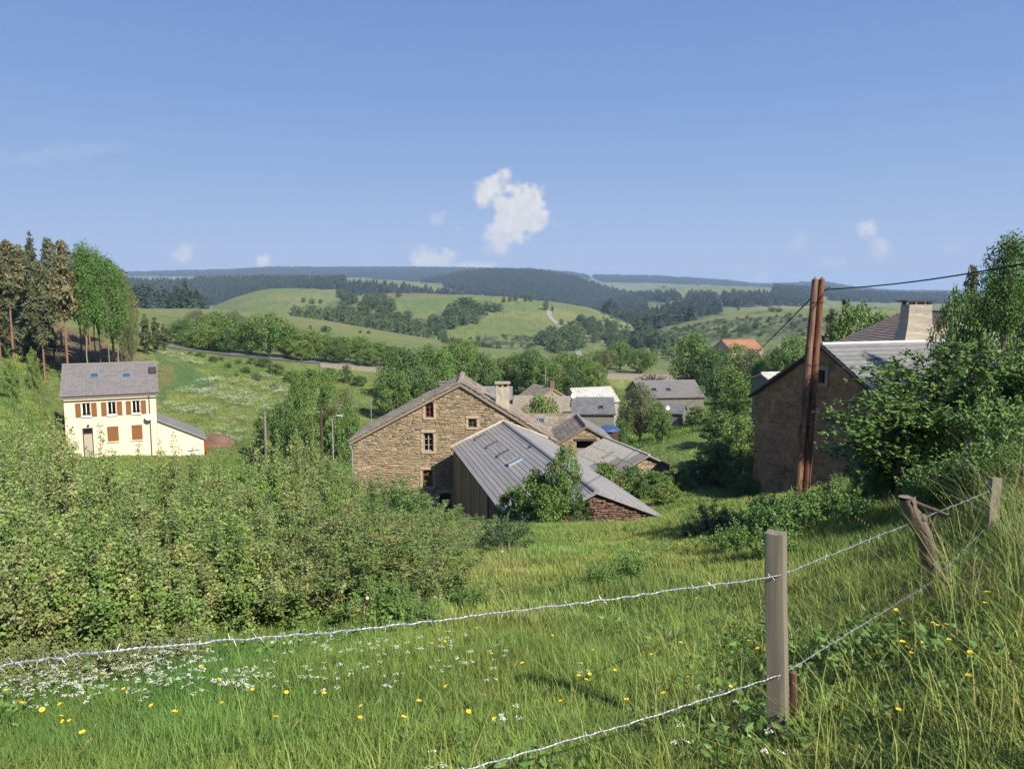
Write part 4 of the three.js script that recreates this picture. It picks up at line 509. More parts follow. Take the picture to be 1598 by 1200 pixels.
  { const N = P(864, 607, 86), base = EYE - 17, w = 4.6, pos = N.clone().add(V(-1.9, 0, 0)); pos.y = base; const r = N.y - base - 0.2; const B = gabled('chimney_cottage', 'small cottage with pinkish roof and dark brick chimney', null, { pos, turn: 0.35, w, L: 5.5, eaveL: r - 1.3, eaveR: r - 1.5, ridge: r, at: 0.42, wall: stoneTones[1], roofMat: lauzeTones[1], over: 0.2, thick: 0.1 }); for (const s of [B.Ls, B.Rs]) tiled(s, 19, { row: 0.35, wide: 0.4, jitter: 0.2, thick: 0.04, tones: [lauzeTones[1], lauzeTones[3]], name: 'roof_slabs' }); part(B.o, 'chimney', boxG(0.6, 1.6, 0.6, 2.3, r + 0.1, -1.2), redTones[2]); part(B.o, 'aerial', boxG(0.04, 2.2, 0.04, 1.9, r + 1.2, -2), zincMat); }
  { const N = P(900, 612, 90), base = EYE - 17, pos = N.clone().add(V(-1.6, 0, 0)); pos.y = base; const r = yAt(610, 90) - base; const B = gabled('metal_roof_shed', 'shed with bright pale corrugated metal roof', null, { pos, turn: turnTo(0.35, 0.94), w: 4.4, L: 5, eaveL: r - 1.1, eaveR: r - 0.9, ridge: r + 0.5, wall: std(0.3, 0.28, 0.24), roofMat: paleMetal, over: 0.2, thick: 0.06, right: [], category: 'shed' }); for (const s of [B.Ls, B.Rs]) part(s.g, 'ribs', mergeGeometries(Array.from({ length: 14 }, (_, i) => boxG(0.05, s.S, 0.05, (i + 0.5) * s.L / 14, s.S / 2, 0.02))), paleMetal); part(B.rw, 'ribs', mergeGeometries(Array.from({ length: 12 }, (_, i) => boxG(0.06, r - 1.1, 0.05, 0.6 + i * 0.33, (r - 1.1) / 2, 0.02))), std(0.33, 0.31, 0.28));
    const q = P(900, 612, 88); const C = gabled('brick_shed', 'small brick gable shed beside the pale metal roof', null, { pos: V(q.x - 1.4, base, q.z), turn: -0.2, w: 3.2, L: 3, eaveL: q.y - base - 0.9, ridge: q.y - base + 0.1, wall: stoneTones[4], roofMat: lauzeTones[3], over: 0.3, thick: 0.08, category: 'shed' }); }
  dish('satellite_dish', 'white satellite dish on the ridge behind the slate house', P(895, 618, 76), 0.25, V(20, 60, 40));
  H = sideHouse('grey_tiled_house', 'house with broad grey tiled roof below the road wall', null, { px0: 1000, px1: 1104, pyR: 595, pyE: 621, d: 95, w: 7.5, base: 18, wall: greyWallMat, roofMat: tileTones[1], tones: tileTones, row: 0.34, wide: 0.34, jitter: 0.04, roofName: 'roof_tiles', yaw: 0.12 }); for (const px of [1021, 1043.5]) { k = onSlope(H.Rs, px, 609); skylight(H.Rs, k.x, k.y, 0.55, 0.65, darkPane).position.z = 0.06; }
  stonesOn(H.bw, 22, { x0: 0, x1: 0.1, y0: 0, y1: 0.1, inside: () => false, tones: redTones });
  H = sideHouse('lean_to', 'dark slate lean-to in front of the grey tiled house', null, { px0: 1022, px1: 1066, pyR: 631, pyE: 646, d: 88, w: 3.6, base: 18, wall: greyWallMat, roofMat: slateMat, tones: [slateMat, slateMat3], row: 0.25, wide: 0.3, jitter: 0.08, roofName: 'roof_slates', yaw: -0.35 }); dish('satellite_dish', 'white satellite dish over the dark slate lean-to', P(1042, 637, 86.5), 0.26, V(40, 60, 30));
  H = sideHouse('orange_roof_house', 'house with orange tiled roof among trees', null, { px0: 1138, px1: 1196, pyR: 530, pyE: 546, d: 175, w: 8, base: 19, wall: std(0.4, 0.33, 0.25), roofMat: std(0.4, 0.19, 0.105, { map: grainTex }), yaw: 0.25 });
  H = sideHouse('grey_shed', 'small pale grey shed roof beside the brown gable barn', null, { px0: 1203, px1: 1246, pyR: 583, pyE: 597, d: 62, w: 3, base: 15, wall: greyWallMat, roofMat: paleMetal, yaw: 0.2 });
  // blue tarpaulin over a heap
  { const t = thing('tarpaulin', 'blue tarpaulin over a heap behind the stable', 'tarpaulin'), p = P(950, 672, 63); t.position.copy(p); const g = new THREE.SphereGeometry(1, 20, 10, 0, 6.283, 0, 1.57), a = g.attributes.position; for (let i = 0; i < a.count; i++) { const q = 1 + (vnoise(a.getX(i) * 3 + 5, a.getZ(i) * 3, 3) - 0.5) * 0.35; a.setXYZ(i, a.getX(i) * 0.85 * q, a.getY(i) * 0.42 * q, a.getZ(i) * 0.8 * q); } g.computeVertexNormals(); part(t, 'cover', g, std(0.03, 0.065, 0.16, { roughness: 0.6 })); part(t, 'heap', boxG(1.5, 3, 1.2, 0, -1.48, 0), woodDark); }
}
{ // --- brown rendered barn on the right
  const u = V(0.94, 0, -0.342), X = V(0.342, 0, 0.94), A = P(1180, 612, 42), w = 10, base = EYE - 12.2, pos = A.clone(); pos.y = base; const eL = A.y - base - 0.05, r = yAt(537, 37.3) - base - 0.15;
  const ap = A.clone().addScaledVector(X, w / 2), hx = w / 2 + 0.05, win = { x: hx - 0.35, y: yAt(597, 37.5) - base, w: 0.52, h: 0.62 };
  const H = gabled('rendered_barn', 'brown rendered barn gable with one small window and grey slate roof', null, { pos, turn: turnTo(X.x, X.z), w, L: 13.5, eaveL: eL, eaveR: eL, ridge: r, wall: renderMat, roofMat: slateMat, thick: 0.1, over: 0.35, verge: 0.15, front: [win], category: 'barn' });
  windowIn(H.fw, win, { frame: woodDark, bars: [0, 0], back: 0.3 }); for (const [x, y, a, b] of [[win.x - 0.12, win.y + 0.3, 0.22, 0.66], [win.x + win.w + 0.12, win.y + 0.3, 0.22, 0.66], [win.x + win.w / 2, win.y + win.h + 0.12, 1.0, 0.22], [win.x + win.w / 2, win.y - 0.09, 0.9, 0.16]]) part(H.fw, 'quoin', boxG(a, b, 0.08, x, y, 0.01), std(0.33, 0.26, 0.18, { map: plasterTex }));
  for (const s of [H.Ls, H.Rs]) { const n = 17, hgt = s.S / n, rng = rngOf(15); for (let i = 0; i < n; i++) for (let q = 0; q < 4; q++) { const m = part(s.g, 'slate_course', boxG(s.L / 4 - 0.01, hgt * 1.1, 0.025), [slateMat2, slateMat, slateMat2][Math.floor(rng() * 3)]); m.position.set((q + 0.5) * s.L / 4, (i + 0.5) * hgt, 0.045); m.rotation.x = -0.1; } }
  ridgeCap(H.o, w / 2, r + 0.16, 0.15, -13.6, 0.1, std(0.5, 0.49, 0.47)); part(H.fw, 'verge_board', tube([V(-0.4, eL - 0.25, 0.14), V(w / 2, r + 0.02, 0.14)], 0.09, 0.09, 6), darkMat); part(H.fw, 'verge_board', tube([V(w / 2, r + 0.02, 0.14), V(w + 0.4, eL - 0.25, 0.14)], 0.09, 0.09, 6), darkMat);
  // stones laid bare where the render has fallen off
  stonesOn(H.fw, 31, { x0: 0, x1: w, y0: 2.5, y1: r, inside: (a, b) => b < (a < w / 2 ? lerp(eL, r, a * 2 / w) : lerp(r, eL, a * 2 / w - 1)) - 0.05 && a > 0.1 && a < w - 0.1 && !(Math.abs(a - hx) < 0.8 && Math.abs(b - win.y - 0.3) < 0.7) && (fbm(a * 0.7, b * 0.7, 3, 55) > 0.63 || (a < 1 && b > eL - 1.1) || (a > w * 0.52 && b > r - 2.6 && fbm(a, b, 3, 58) > 0.5)), courses: [0.12, 0.2], widths: [0.2, 0.5], tones: [renderMat, std(0.27, 0.175, 0.095, { map: grainTex }), std(0.33, 0.23, 0.14, { map: grainTex })], proud: 0.025 });
}
const flat4 = g => { const q = g.toNonIndexed(); q.computeVertexNormals(); return q; };
{ // --- house with the big chimney, behind on the right
  const N = P(1500, 488, 46), base = EYE - 10.5, w = 9.4, pos = N.clone().add(V(-4.7, 0, 0.5)); pos.y = base; const r = N.y - base - 0.15; const B = gabled('brown_tiled_house', 'house with brown tiled roof and massive rendered chimney', null, { pos, turn: -0.1, w, L: 9, eaveL: r - 2.25, ridge: r, wall: limeMat, roofMat: std(0.15, 0.105, 0.085), thick: 0.1, over: 0.3 }); const bt = [[0.17, 0.125, 0.1], [0.14, 0.1, 0.085], [0.2, 0.145, 0.115]].map(c => std(...c)); for (const s of [B.Ls, B.Rs]) tiled(s, 91, { row: 0.33, wide: 0.3, jitter: 0.04, thick: 0.05, tones: bt, name: 'roof_tiles' }); ridgeCap(B.o, w / 2, r + 0.16, 0.2, -9.2, 0.12, bt[0]);
  const c = new THREE.Group(); c.name = 'chimney'; c.position.copy(P(1428, 524, 45.2)); c.position.sub(pos).applyAxisAngle(V(0, 1, 0), 0.1); B.o.add(c); const cg = new THREE.CylinderGeometry(0.98, 1.22, 1.0, 4, 1).toNonIndexed(); cg.computeVertexNormals(); cg.rotateY(Math.PI / 4); part(c, 'base', cg.translate(0, 0.2, 0), limeMat); part(c, 'stack', flat4(new THREE.CylinderGeometry(0.88, 0.95, 1.15, 4, 1)).rotateY(Math.PI / 4).translate(0, 1.25, 0), limeMat); for (const x of [-0.5, 0, 0.5]) for (const z of [-0.5, 0.5]) part(c, 'cap_pillar', boxG(0.2, 0.16, 0.2, x, 1.9, z), limeMat); part(c, 'cap', boxG(1.6, 0.08, 1.5, 0, 2.02, 0), woodDark);
}

// ---------------------------------------------------------------- road, retaining wall, tracks
function ribbon(points, width, lift, thick = 0) {
  const c = new THREE.CatmullRomCurve3(points), n = points.length * 24, pos = [], uv = [], idx = []; const p = V(), t = V();
  for (let i = 0; i <= n; i++) { c.getPoint(i / n, p); c.getTangent(i / n, t); const sx = -t.z, sz = t.x, q = Math.hypot(sx, sz); for (const s of [-1, 0, 1]) { const x = p.x + sx / q * width / 2 * s, z = p.z + sz / q * width / 2 * s; pos.push(x, groundY(x, z) + lift, z); uv.push(s * width / 6, i * 0.3); } }
  for (let i = 0; i < n; i++) for (let k = 0; k < 2; k++) { const a = i * 3 + k; idx.push(a, a + 1, a + 3, a + 1, a + 4, a + 3); }
  const g = new THREE.BufferGeometry(); g.setAttribute('position', new THREE.Float32BufferAttribute(pos, 3)); g.setAttribute('uv', new THREE.Float32BufferAttribute(uv, 2)); g.setIndex(idx); g.computeVertexNormals(); return g;
}
const gravelMat = std(0.36, 0.32, 0.26, { map: grainTex }), tarMat = std(0.19, 0.18, 0.165, { map: grainTex });
structure('road', ribbon([160, 300, 430, 560, 700, 850, 1000, 1150, 1330].map((px, i) => at(px, 140 - (i === 0 ? 6 : 0))), 6, 0.12), tarMat);
structure('dirt_track', ribbon([[858, 484], [857, 491], [862, 499], [872, 508], [880, 513]].map(([x, y]) => cast(x, y, 350) || at(x, 600)), 4.5, 0.35), gravelMat);
structure('dirt_track', ribbon([[902, 548], [905, 556], [913, 563]].map(([x, y]) => cast(x, y, 250) || at(x, 420)), 3.5, 0.3), gravelMat);
{ // pale roadside walls
  const wm = std(0.36, 0.31, 0.235, { map: grainTex });
  for (const [a, b, h, label] of [[500, 592, 0.35, 'pale stone retaining wall below the road beside the bushes'], [776, 842, 0.7, 'pale stone roadside wall behind the stone barn'], [935, 1150, 0.55, 'long pale roadside wall above the grey tiled house']]) {
    const t = thing('roadside_wall', label, 'wall'), p0 = at(a, 134.4); t.position.copy(p0); let n = Math.round((b - a) / 9); let prev = null;
    for (let i = 0; i <= n; i++) { const q = at(lerp(a, b, i / n), 134.4).sub(p0); if (prev) { const L = Math.hypot(q.x - prev.x, q.z - prev.z), m = part(t, 'wall_block', boxG(L, h + 1.2, 0.45), wm); m.position.set((q.x + prev.x) / 2, (q.y + prev.y) / 2 + h / 2 - 0.3 + hash2(i, a) * 0.04, (q.z + prev.z) / 2); m.rotation.y = Math.atan2(-(q.z - prev.z), q.x - prev.x); } prev = q; }
  }
}
// ---------------------------------------------------------------- far woods: one mass each
function woods(name, stock, list, spacing, hgt, wid, seed, keep = 1) {
  const rng = rngOf(seed), mats = [], cols = [], M = new THREE.Matrix4(), Q = new THREE.Quaternion();
  for (const [d0, d1, poly] of list) {
    let xmin = 1e9, xmax = -1e9; for (let i = 0; i < poly.length; i += 2) { xmin = Math.min(xmin, poly[i]); xmax = Math.max(xmax, poly[i]); }
    const area = (xmax - xmin) / F * (d1 * d1 - d0 * d0) / 2, dm = (d0 + d1) / 2, sp = spacing * (dm > 2800 ? 2.1 : dm > 1700 ? 1.5 : 1), n = Math.min(60000, area / (sp * sp));
    for (let i = 0; i < n; i++) { const d = Math.sqrt(lerp(d0 * d0, d1 * d1, rng())), px = lerp(xmin, xmax, rng()), x = (px - CX) / F * d, z = -d, y = groundY(x, z), [qx, qy] = project(x, y, z), s = rng(), e = rng(), k = rng(); if (rng() > keep || !inPoly(poly, qx + (vnoise(x * 0.02, z * 0.02, 3) - 0.5) * 14, qy + (vnoise(x * 0.02, z * 0.02, 4) - 0.5) * 3)) continue; const big = (dm > 2800 ? 1.9 : dm > 1700 ? 1.4 : 1), h = hgt * (0.65 + s * 0.6) * (dm > 2800 ? 1.15 : 1.0), w = wid * (0.75 + e * 0.5) * big; mats.push(M.compose(V(x, y - 0.4, z), Q.setFromAxisAngle(V(0, 1, 0), k * 6.28), V(w, h, w)).clone()); cols.push(0.7 + rng() * 0.6); }
  }
  const im = shade(new THREE.InstancedMesh(stock, farLeafMat, mats.length)); const c = new THREE.Color(); mats.forEach((m, i) => { im.setMatrixAt(i, m); im.setColorAt(i, c.setRGB(cols[i], cols[i], cols[i] * 0.95)); });
  im.name = numbered(name); im.userData.kind = 'stuff'; tag(im, name === 'conifer_forest' ? 'dark conifer forest covering the far hills' : 'low scrub bushes dotted over the pasture slopes', name === 'conifer_forest' ? 'forest' : 'scrub', null, 'stuff'); scene.add(im); return mats.length;
}
console.log('forest', woods('conifer_forest', STOCK.farspruce.crown, FOREST, 8.5, 15, 16, 401), 'scrub', woods('scrub', STOCK.far2.crown, SCRUB, 7, 2.4, 3.2, 402, 0.5));
// ---------------------------------------------------------------- trees one can tell apart on the far slopes
const farTree = (kind, px, py, hpx, wpx, label, group, name = 'hillside_tree') => { const p = cast(px, py, 160); if (!p) return; const d = -p.z, H = hpx / F * d, W = wpx / F * d, s = STOCK[kind], t = thing(name, label, 'tree', group); t.position.set(p.x, p.y - H * 0.04, p.z); t.rotation.y = hash2(px, py, 2) * 6.28; part(t, 'trunk', s.trunk, barkMat).scale.set(W, H, W); part(t, 'crown', s.crown, farLeafMat).scale.set(kind === 'farspruce' ? W / 0.4 : W, H, kind === 'farspruce' ? W / 0.4 : W); };
{
  const rng = rngOf(71), scatter = (poly, n, hpx, wpx, label, group, kinds = ['far', 'far2']) => { let xs = [], ys = []; for (let i = 0; i < poly.length; i += 2) { xs.push(poly[i]); ys.push(poly[i + 1]); } let k = 0, guard = 0; while (k < n && guard++ < 4000) { const x = lerp(Math.min(...xs), Math.max(...xs), rng()), y = lerp(Math.min(...ys), Math.max(...ys), rng()); if (!inPoly(poly, x, y)) continue; k++; const s = 0.7 + rng() * 0.6; farTree(kinds[Math.floor(rng() * kinds.length)], x, y, hpx * s, wpx * s * (0.85 + rng() * 0.4), label, group); } };
  scatter([468, 486, 520, 484, 560, 494, 620, 500, 660, 512, 650, 522, 590, 512, 520, 498], 30, 15, 19, 'rounded tree in the wooded gully between the two green hills', 'trees in the gully');
  scatter([560, 476, 600, 470, 614, 486, 600, 498, 570, 492], 12, 20, 22, 'dark rounded tree in the clump beside the gully', 'trees of the dark clump');
  scatter([530, 462, 560, 466, 590, 478, 560, 486, 520, 478], 12, 13, 15, 'tree where the gully meets the conifer wood', 'trees at the head of the gully');
  scatter([690, 484, 735, 476, 745, 490, 700, 502], 9, 20, 22, 'dark tree at the upper end of the hillside copse', 'upper copse trees'); scatter([664, 510, 700, 498, 745, 486, 756, 500, 720, 520, 680, 526], 26, 19, 21, 'tree in the long copse on the central green hill', 'long copse trees'); scatter([612, 494, 640, 492, 640, 502, 612, 506], 4, 12, 15, 'lone tree on the pasture beside the copse', 'trees beside the copse');
  for (const [x, y, h, w] of [[760, 486, 14, 12], [771, 487, 15, 17], [779, 486, 13, 13], [786, 472, 9, 7], [796, 471, 9, 8], [804, 470, 9, 8], [820, 471, 10, 7], [828, 471, 11, 8], [622, 464, 8, 10]]) farTree('far', x, y, h, w, 'small tree standing on the top pasture of the central hill', 'trees on the central hill');
  for (const [x, y, h, w] of [[852, 484, 16, 11], [862, 486, 9, 6], [876, 508, 11, 8]]) farTree('far2', x, y, h, w, 'tree beside the winding dirt track', 'trees beside the track');
  scatter([840, 540, 850, 528, 880, 522, 905, 530, 912, 545, 890, 552, 850, 552], 22, 22, 24, 'dark tree of the dense clump below the winding track', 'clump below the track'); scatter([905, 500, 940, 505, 985, 522, 1005, 545, 960, 552, 920, 530], 34, 13, 14, 'greyish tree on the scrubby slope right of the track', 'trees on the scrubby slope');
  scatter([985, 505, 1012, 520, 1020, 545, 1000, 555, 985, 540], 14, 18, 14, 'dark conifer in the narrow valley between the hills', 'valley conifers', ['farspruce', 'far']); scatter([1018, 530, 1060, 530, 1060, 555, 1018, 560], 8, 22, 22, 'dark bushy tree at the foot of the valley', 'trees at the valley foot');
  for (const [x, y, h, w] of [[1132, 522, 15, 8], [1158, 517, 12, 18], [1180, 513, 14, 12], [1168, 519, 9, 10], [1205, 486, 7, 14], [1216, 487, 7, 12], [1153, 484, 5, 6], [1172, 501, 6, 6], [1240, 512, 12, 14], [1140, 540, 12, 18]]) farTree('far2', x, y, h, w, 'small tree on the heathy slope to the right', 'trees on the heathy slope');
  for (const [x, y, h, w] of [[473, 472, 8, 8], [487, 474, 8, 12], [500, 474, 8, 8]]) farTree('far', x, y, h, w, 'little tree on the bare round green hill', 'trees on the round hill');
  for (const [x, y, h, w] of [[508, 518, 10, 18], [484, 515, 8, 6], [575, 521, 5, 8], [562, 520, 5, 6]]) farTree('far', x, y, h, w, 'low bush on the near meadow beyond the road', 'bushes on the near meadow', 'meadow_bush');
  for (const [x, y, h, w] of [[1090, 446, 5, 7], [1036, 449, 4, 5]]) farTree('far', x, y, h, w, 'lone tree on the skyline pasture', 'skyline trees');
  farTree('far', 1356, 486, 6, 8, 'lone round tree in the yellow field');
}
for (const [px, top, w, k] of [[462, 480, 26, 'far'], [480, 481, 24, 'far2'], [500, 484, 26, 'far'], [520, 486, 24, 'far'], [540, 489, 28, 'far2'], [560, 494, 26, 'far'], [582, 497, 28, 'far'], [604, 501, 26, 'far2'], [626, 507, 28, 'far'], [648, 511, 26, 'far'], [668, 515, 24, 'far2'], [690, 521, 26, 'far']]) tree(k, px, 458, top - 4, w, 'gully_tree', 'dark bushy tree just behind the crest of the near meadow', 'trees behind the meadow crest', { mat: farLeafMat });
// ---------------------------------------------------------------- trees round the hamlet
for (const [k, px, d, top, w] of [['maple', 284, 148, 500, 56], ['birch', 308, 152, 484, 58], ['ash', 338, 146, 487, 64], ['birch', 366, 151, 486, 60], ['maple2', 390, 144, 496, 56], ['ash', 420, 141, 489, 80], ['maple', 455, 144, 512, 60], ['lime', 482, 143, 514, 54], ['ash', 508, 145, 522, 54], ['lime', 533, 144, 524, 50], ['ash', 560, 145, 526, 58], ['maple2', 588, 146, 534, 52], ['lime', 326, 142, 508, 54], ['maple', 352, 142, 512, 54], ['lime', 470, 140, 532, 44], ['maple', 520, 141, 538, 44], ['maple', 612, 145, 540, 46], ['ash', 300, 143, 515, 46], ['lime', 575, 141, 544, 44]]) tree(k, px, d, top, w, 'broadleaf_tree', 'leafy tree in the thick row behind the road, above the flowery slope', 'row of trees behind the road');
for (const [k, px, d, top, w] of [['youngpine', 228, 118, 488, 26], ['youngpine', 243, 122, 494, 26], ['youngpine', 256, 128, 504, 18]]) tree(k, px, d, top, w, 'young_pine', 'young pine on the slope edge beyond the cream house', 'young pines beyond the cream house');
for (const [k, px, d, top, w] of [['maple', 632, 116, 545, 88], ['maple2', 672, 120, 540, 80], ['ash', 710, 124, 535, 70], ['maple', 754, 112, 554, 64], ['maple2', 612, 100, 575, 66], ['lime', 728, 130, 530, 56], ['maple', 652, 104, 580, 80], ['ash', 690, 108, 570, 70]]) tree(k, px, d, top, w, 'broadleaf_tree', 'tall maple-like tree in the clump behind the stone barn', 'clump behind the stone barn');
for (const [k, px, d, top, w] of [['maple', 828, 122, 546, 58], ['ash', 850, 118, 560, 60], ['lime', 880, 128, 548, 58], ['ash', 908, 126, 554, 56], ['lime', 786, 128, 556, 50], ['maple2', 806, 128, 552, 50], ['birch', 868, 120, 566, 50], ['maple', 895, 120, 572, 50], ['lime', 930, 122, 566, 46]]) tree(k, px, d, top, w, 'broadleaf_tree', 'green tree behind the hamlet roofs', 'trees behind the hamlet roofs');
for (const [k, px, d, top, w] of [['ash', 968, 150, 533, 46], ['birch', 945, 146, 545, 42], ['maple2', 1000, 143, 545, 44], ['ash', 930, 160, 548, 40], ['lime', 1015, 165, 548, 30]]) tree(k, px, d, top, w, 'broadleaf_tree', 'green tree by the road beyond the hamlet', 'trees by the road beyond the hamlet');
for (const [k, px, d, top, w] of [['maple2', 1078, 125, 520, 80], ['maple', 1112, 120, 545, 64], ['ash', 1150, 128, 538, 60], ['birch', 1175, 122, 545, 60], ['maple', 1210, 112, 545, 60], ['ash', 1238, 100, 526, 70], ['maple', 1185, 105, 560, 50]]) tree(k, px, d, top, w, 'broadleaf_tree', 'big leafy tree between the grey tiled house and the brown barn', 'trees left of the brown barn');
for (const [k, px, d, top, w] of [['maple2', 470, 84, 580, 46], ['ash', 505, 92, 578, 48], ['birch', 540, 88, 606, 50], ['maple', 445, 70, 628, 66], ['bush', 420, 74, 640, 60], ['lime', 480, 68, 640, 52], ['ash', 545, 74, 632, 46], ['bush', 520, 66, 655, 60]]) tree(k, px, d, top, w, 'broadleaf_tree', 'bushy tree between the flowery slope and the stone barn', 'trees left of the stone barn');
tree('lime', 843, 66, 617, 84, 'round_tree', 'round bright green tree in front of the pale roofed house'); tree('birch', 998, 76, 598, 70, 'birch_tree', 'loose brownish green birch beside the blue tarpaulin'); tree('ash', 1026, 74, 628, 44, 'broadleaf_tree', 'leafy tree behind the lawn, beside the birch'); tree('bushdark', 968, 66, 650, 30, 'garden_shrub', 'small shrub beside the blue tarpaulin', null, { category: 'shrub' }); tree('bush', 1035, 68, 648, 30, 'garden_shrub', 'small shrub at the top of the lawn', null, { category: 'shrub' });
tree('maple2', 1138, 78, 573, 84, 'broadleaf_tree', 'full leafy tree above the lawn, left of the brown barn'); tree('bushdark', 1126, 58, 640, 72, 'dark_bush', 'dark drooping bush at the edge of the lawn', null, { category: 'bush' }); tree('lime', 1155, 50, 650, 84, 'broadleaf_tree', 'bright leafy tree against the left corner of the brown barn'); tree('bush', 1120, 46, 690, 70, 'broadleaf_bush', 'leafy bush below the lawn, in front of the dark bush', null, { category: 'bush' }); tree('bushpale', 1088, 86, 634, 46, 'hedge_bush', 'pale green hedge bush beside the grey tiled house', null, { category: 'bush' });
for (const [k, px, d, top, w] of [['bush', 945, 41, 722, 60], ['bushdark', 985, 42, 727, 62], ['bush', 1020, 43, 735, 60], ['bushpale', 1055, 44, 728, 56], ['bushdark', 1085, 46, 718, 60], ['bushpale', 1040, 38, 752, 50], ['bush', 1165, 42, 740, 50]]) tree(k, px, d, top, w, 'broadleaf_bush', 'leafy bush in the hollow between the plank roofed barn and the brown barn', 'bushes in the hollow', { category: 'bush' });
for (const [k, px, d, top, w] of [['ash', 880, 31.2, 697, 62], ['bush', 838, 32, 735, 78], ['bushpale', 800, 33.5, 762, 56], ['bush', 856, 30.6, 757, 66], ['bushdark', 905, 30.5, 778, 44]]) tree(k, px, d, top, w, 'broadleaf_bush', 'leafy elm bush growing against the plank roofed barn', 'elm bushes at the plank roofed barn', { category: 'bush' });
for (const [k, px, d, top, w] of [['bushdark', 332, 125, 556, 32], ['bush', 356, 122, 566, 34], ['bushdark', 412, 128, 558, 30], ['bushpale', 312, 128, 548, 24], ['bush', 383, 120, 572, 40], ['bushdark', 540, 128, 570, 22], ['bushpale', 432, 124, 566, 38], ['birch', 400, 116, 582, 44], ['bushpale', 368, 116, 590, 36], ['bushpale', 456, 120, 578, 40], ['bush', 485, 124, 576, 36], ['birch', 345, 128, 556, 36], ['bushpale', 392, 129, 558, 36], ['bush', 428, 112, 598, 34], ['birch', 372, 127, 560, 34], ['bushdark', 560, 126, 586, 26], ['bush', 515, 127, 574, 30], ['bushpale', 296, 130, 548, 18]]) tree(k, px, d, top, w, 'slope_bush', 'low bush on the bank below the road', 'bushes on the bank below the road', { category: 'bush' });
for (const [k, px, d, top, w] of [['ash', 1330, 66, 476, 90], ['lime', 1368, 62, 488, 80], ['youngpine', 1312, 72, 462, 50], ['spruce', 1266, 78, 487, 60], ['pine2', 1292, 80, 478, 46]]) tree(k, px, d, top, w, k === 'ash' || k === 'lime' ? 'broadleaf_tree' : 'pine_tree', k === 'ash' || k === 'lime' ? 'yellow-green tree behind the brown barn roof' : 'dark pine behind the brown barn roof', k === 'ash' || k === 'lime' ? 'yellow-green trees behind the barn roof' : 'pines behind the barn roof');
tree('pine2', 1502, 52, 408, 54, 'pine_tree', 'dark topped pine behind the brown tiled house'); for (const [k, px, d, top, w] of [['ash', 1482, 34, 455, 80], ['maple2', 1530, 30, 440, 90], ['birch', 1590, 30, 410, 70], ['ash', 1640, 26, 420, 120]]) tree(k, px, d, top, w, 'broadleaf_tree', 'tall leafy tree beyond the hazel on the right bank', 'trees on the right bank'); tree('tallash', 1560, 19, 366, 74, 'ash_tree', 'slender bright ash rising above the hazel');
// wood on the left slope
for (const [k, px, d, top, w] of [['pine', 108, 88, 372, 62], ['spruce', 58, 96, 356, 62], ['pine2', 84, 100, 366, 48], ['pine', 20, 92, 372, 60], ['pine2', 0, 84, 380, 66], ['pine', 38, 104, 380, 54], ['pine', 128, 100, 392, 48], ['spruce', -20, 92, 384, 60], ['pine2', 70, 86, 402, 54], ['pine', 196, 104, 418, 42], ['pine2', 178, 98, 400, 44], ['pine', 96, 110, 400, 50], ['pine2', 140, 112, 396, 46], ['spruce', 35, 120, 384, 50], ['pine', -50, 80, 370, 70], ['pine', 160, 116, 410, 44], ['pine2', 14, 112, 388, 50], ['pine', 52, 112, 386, 50]]) tree(k, px, d, top, w, 'pine_tree', 'tall pine with bare lower trunk in the wood above the cream house', 'pines in the wood above the house');
for (const [k, px, d, top, w] of [['tallash', 140, 90, 380, 46], ['tallash', 158, 94, 390, 44], ['tallash', 173, 91, 402, 42], ['tallash', 188, 93, 418, 40], ['birch', 202, 97, 446, 34], ['tallash', 150, 99, 396, 40], ['tallash', 180, 99, 408, 38], ['birch', 206, 104, 440, 30]]) tree(k, px, d, top, w, 'aspen_tree', 'fresh green slender tree at the edge of the pine wood', 'green trees at the edge of the pine wood');
for (const [px, d, top, w] of [[18, 66, 566, 26], [52, 78, 545, 22], [-10, 62, 585, 44]]) tree('bushpale', px, d, top, w, 'slope_bush', 'low scrubby bush on the left slope', 'bushes on the left slope', { category: 'bush' });
{ // brushwood left lying on the felled bank: nobody could count it
  const rng = rngOf(808), g = []; for (let i = 0; i < 5000; i++) { const px = lerp(-40, 225, rng()), py = lerp(455, 592, rng()); if (!inPoly(FELLED, px, py)) continue; const p = cast(px, py, 55, 130); if (!p) continue; const a = rng() * 6.28, l = 0.6 + rng() * 1.6; g.push(tube([p.clone().add(V(0, 0.05, 0)), p.clone().add(V(Math.cos(a) * l, 0.2 + rng() * 0.7, Math.sin(a) * l))], 0.035, 0.012, 3)); }
  const m = shade(new THREE.Mesh(mergeGeometries(g), std(0.26, 0.185, 0.12))); m.name = 'brushwood'; tag(m, 'brown cut brushwood lying on the bank under the pines', 'brushwood', null, 'stuff'); scene.add(m);
}
{ const t = thing('wood_pile', 'heap of cut logs behind the cream house roof', 'logs'), p = at(219, 92); t.position.copy(p); const rng = rngOf(4); for (let i = 0; i < 16; i++) { const l = part(t, 'log', new THREE.CylinderGeometry(0.16, 0.18, 1.8, 7).rotateZ(1.57), pineBarkMat); l.position.set((rng() - 0.5) * 1.2, 0.15 + Math.floor(i / 5) * 0.3, (rng() - 0.5) * 1.2); l.rotation.y = (rng() - 0.5) * 1.2; } }
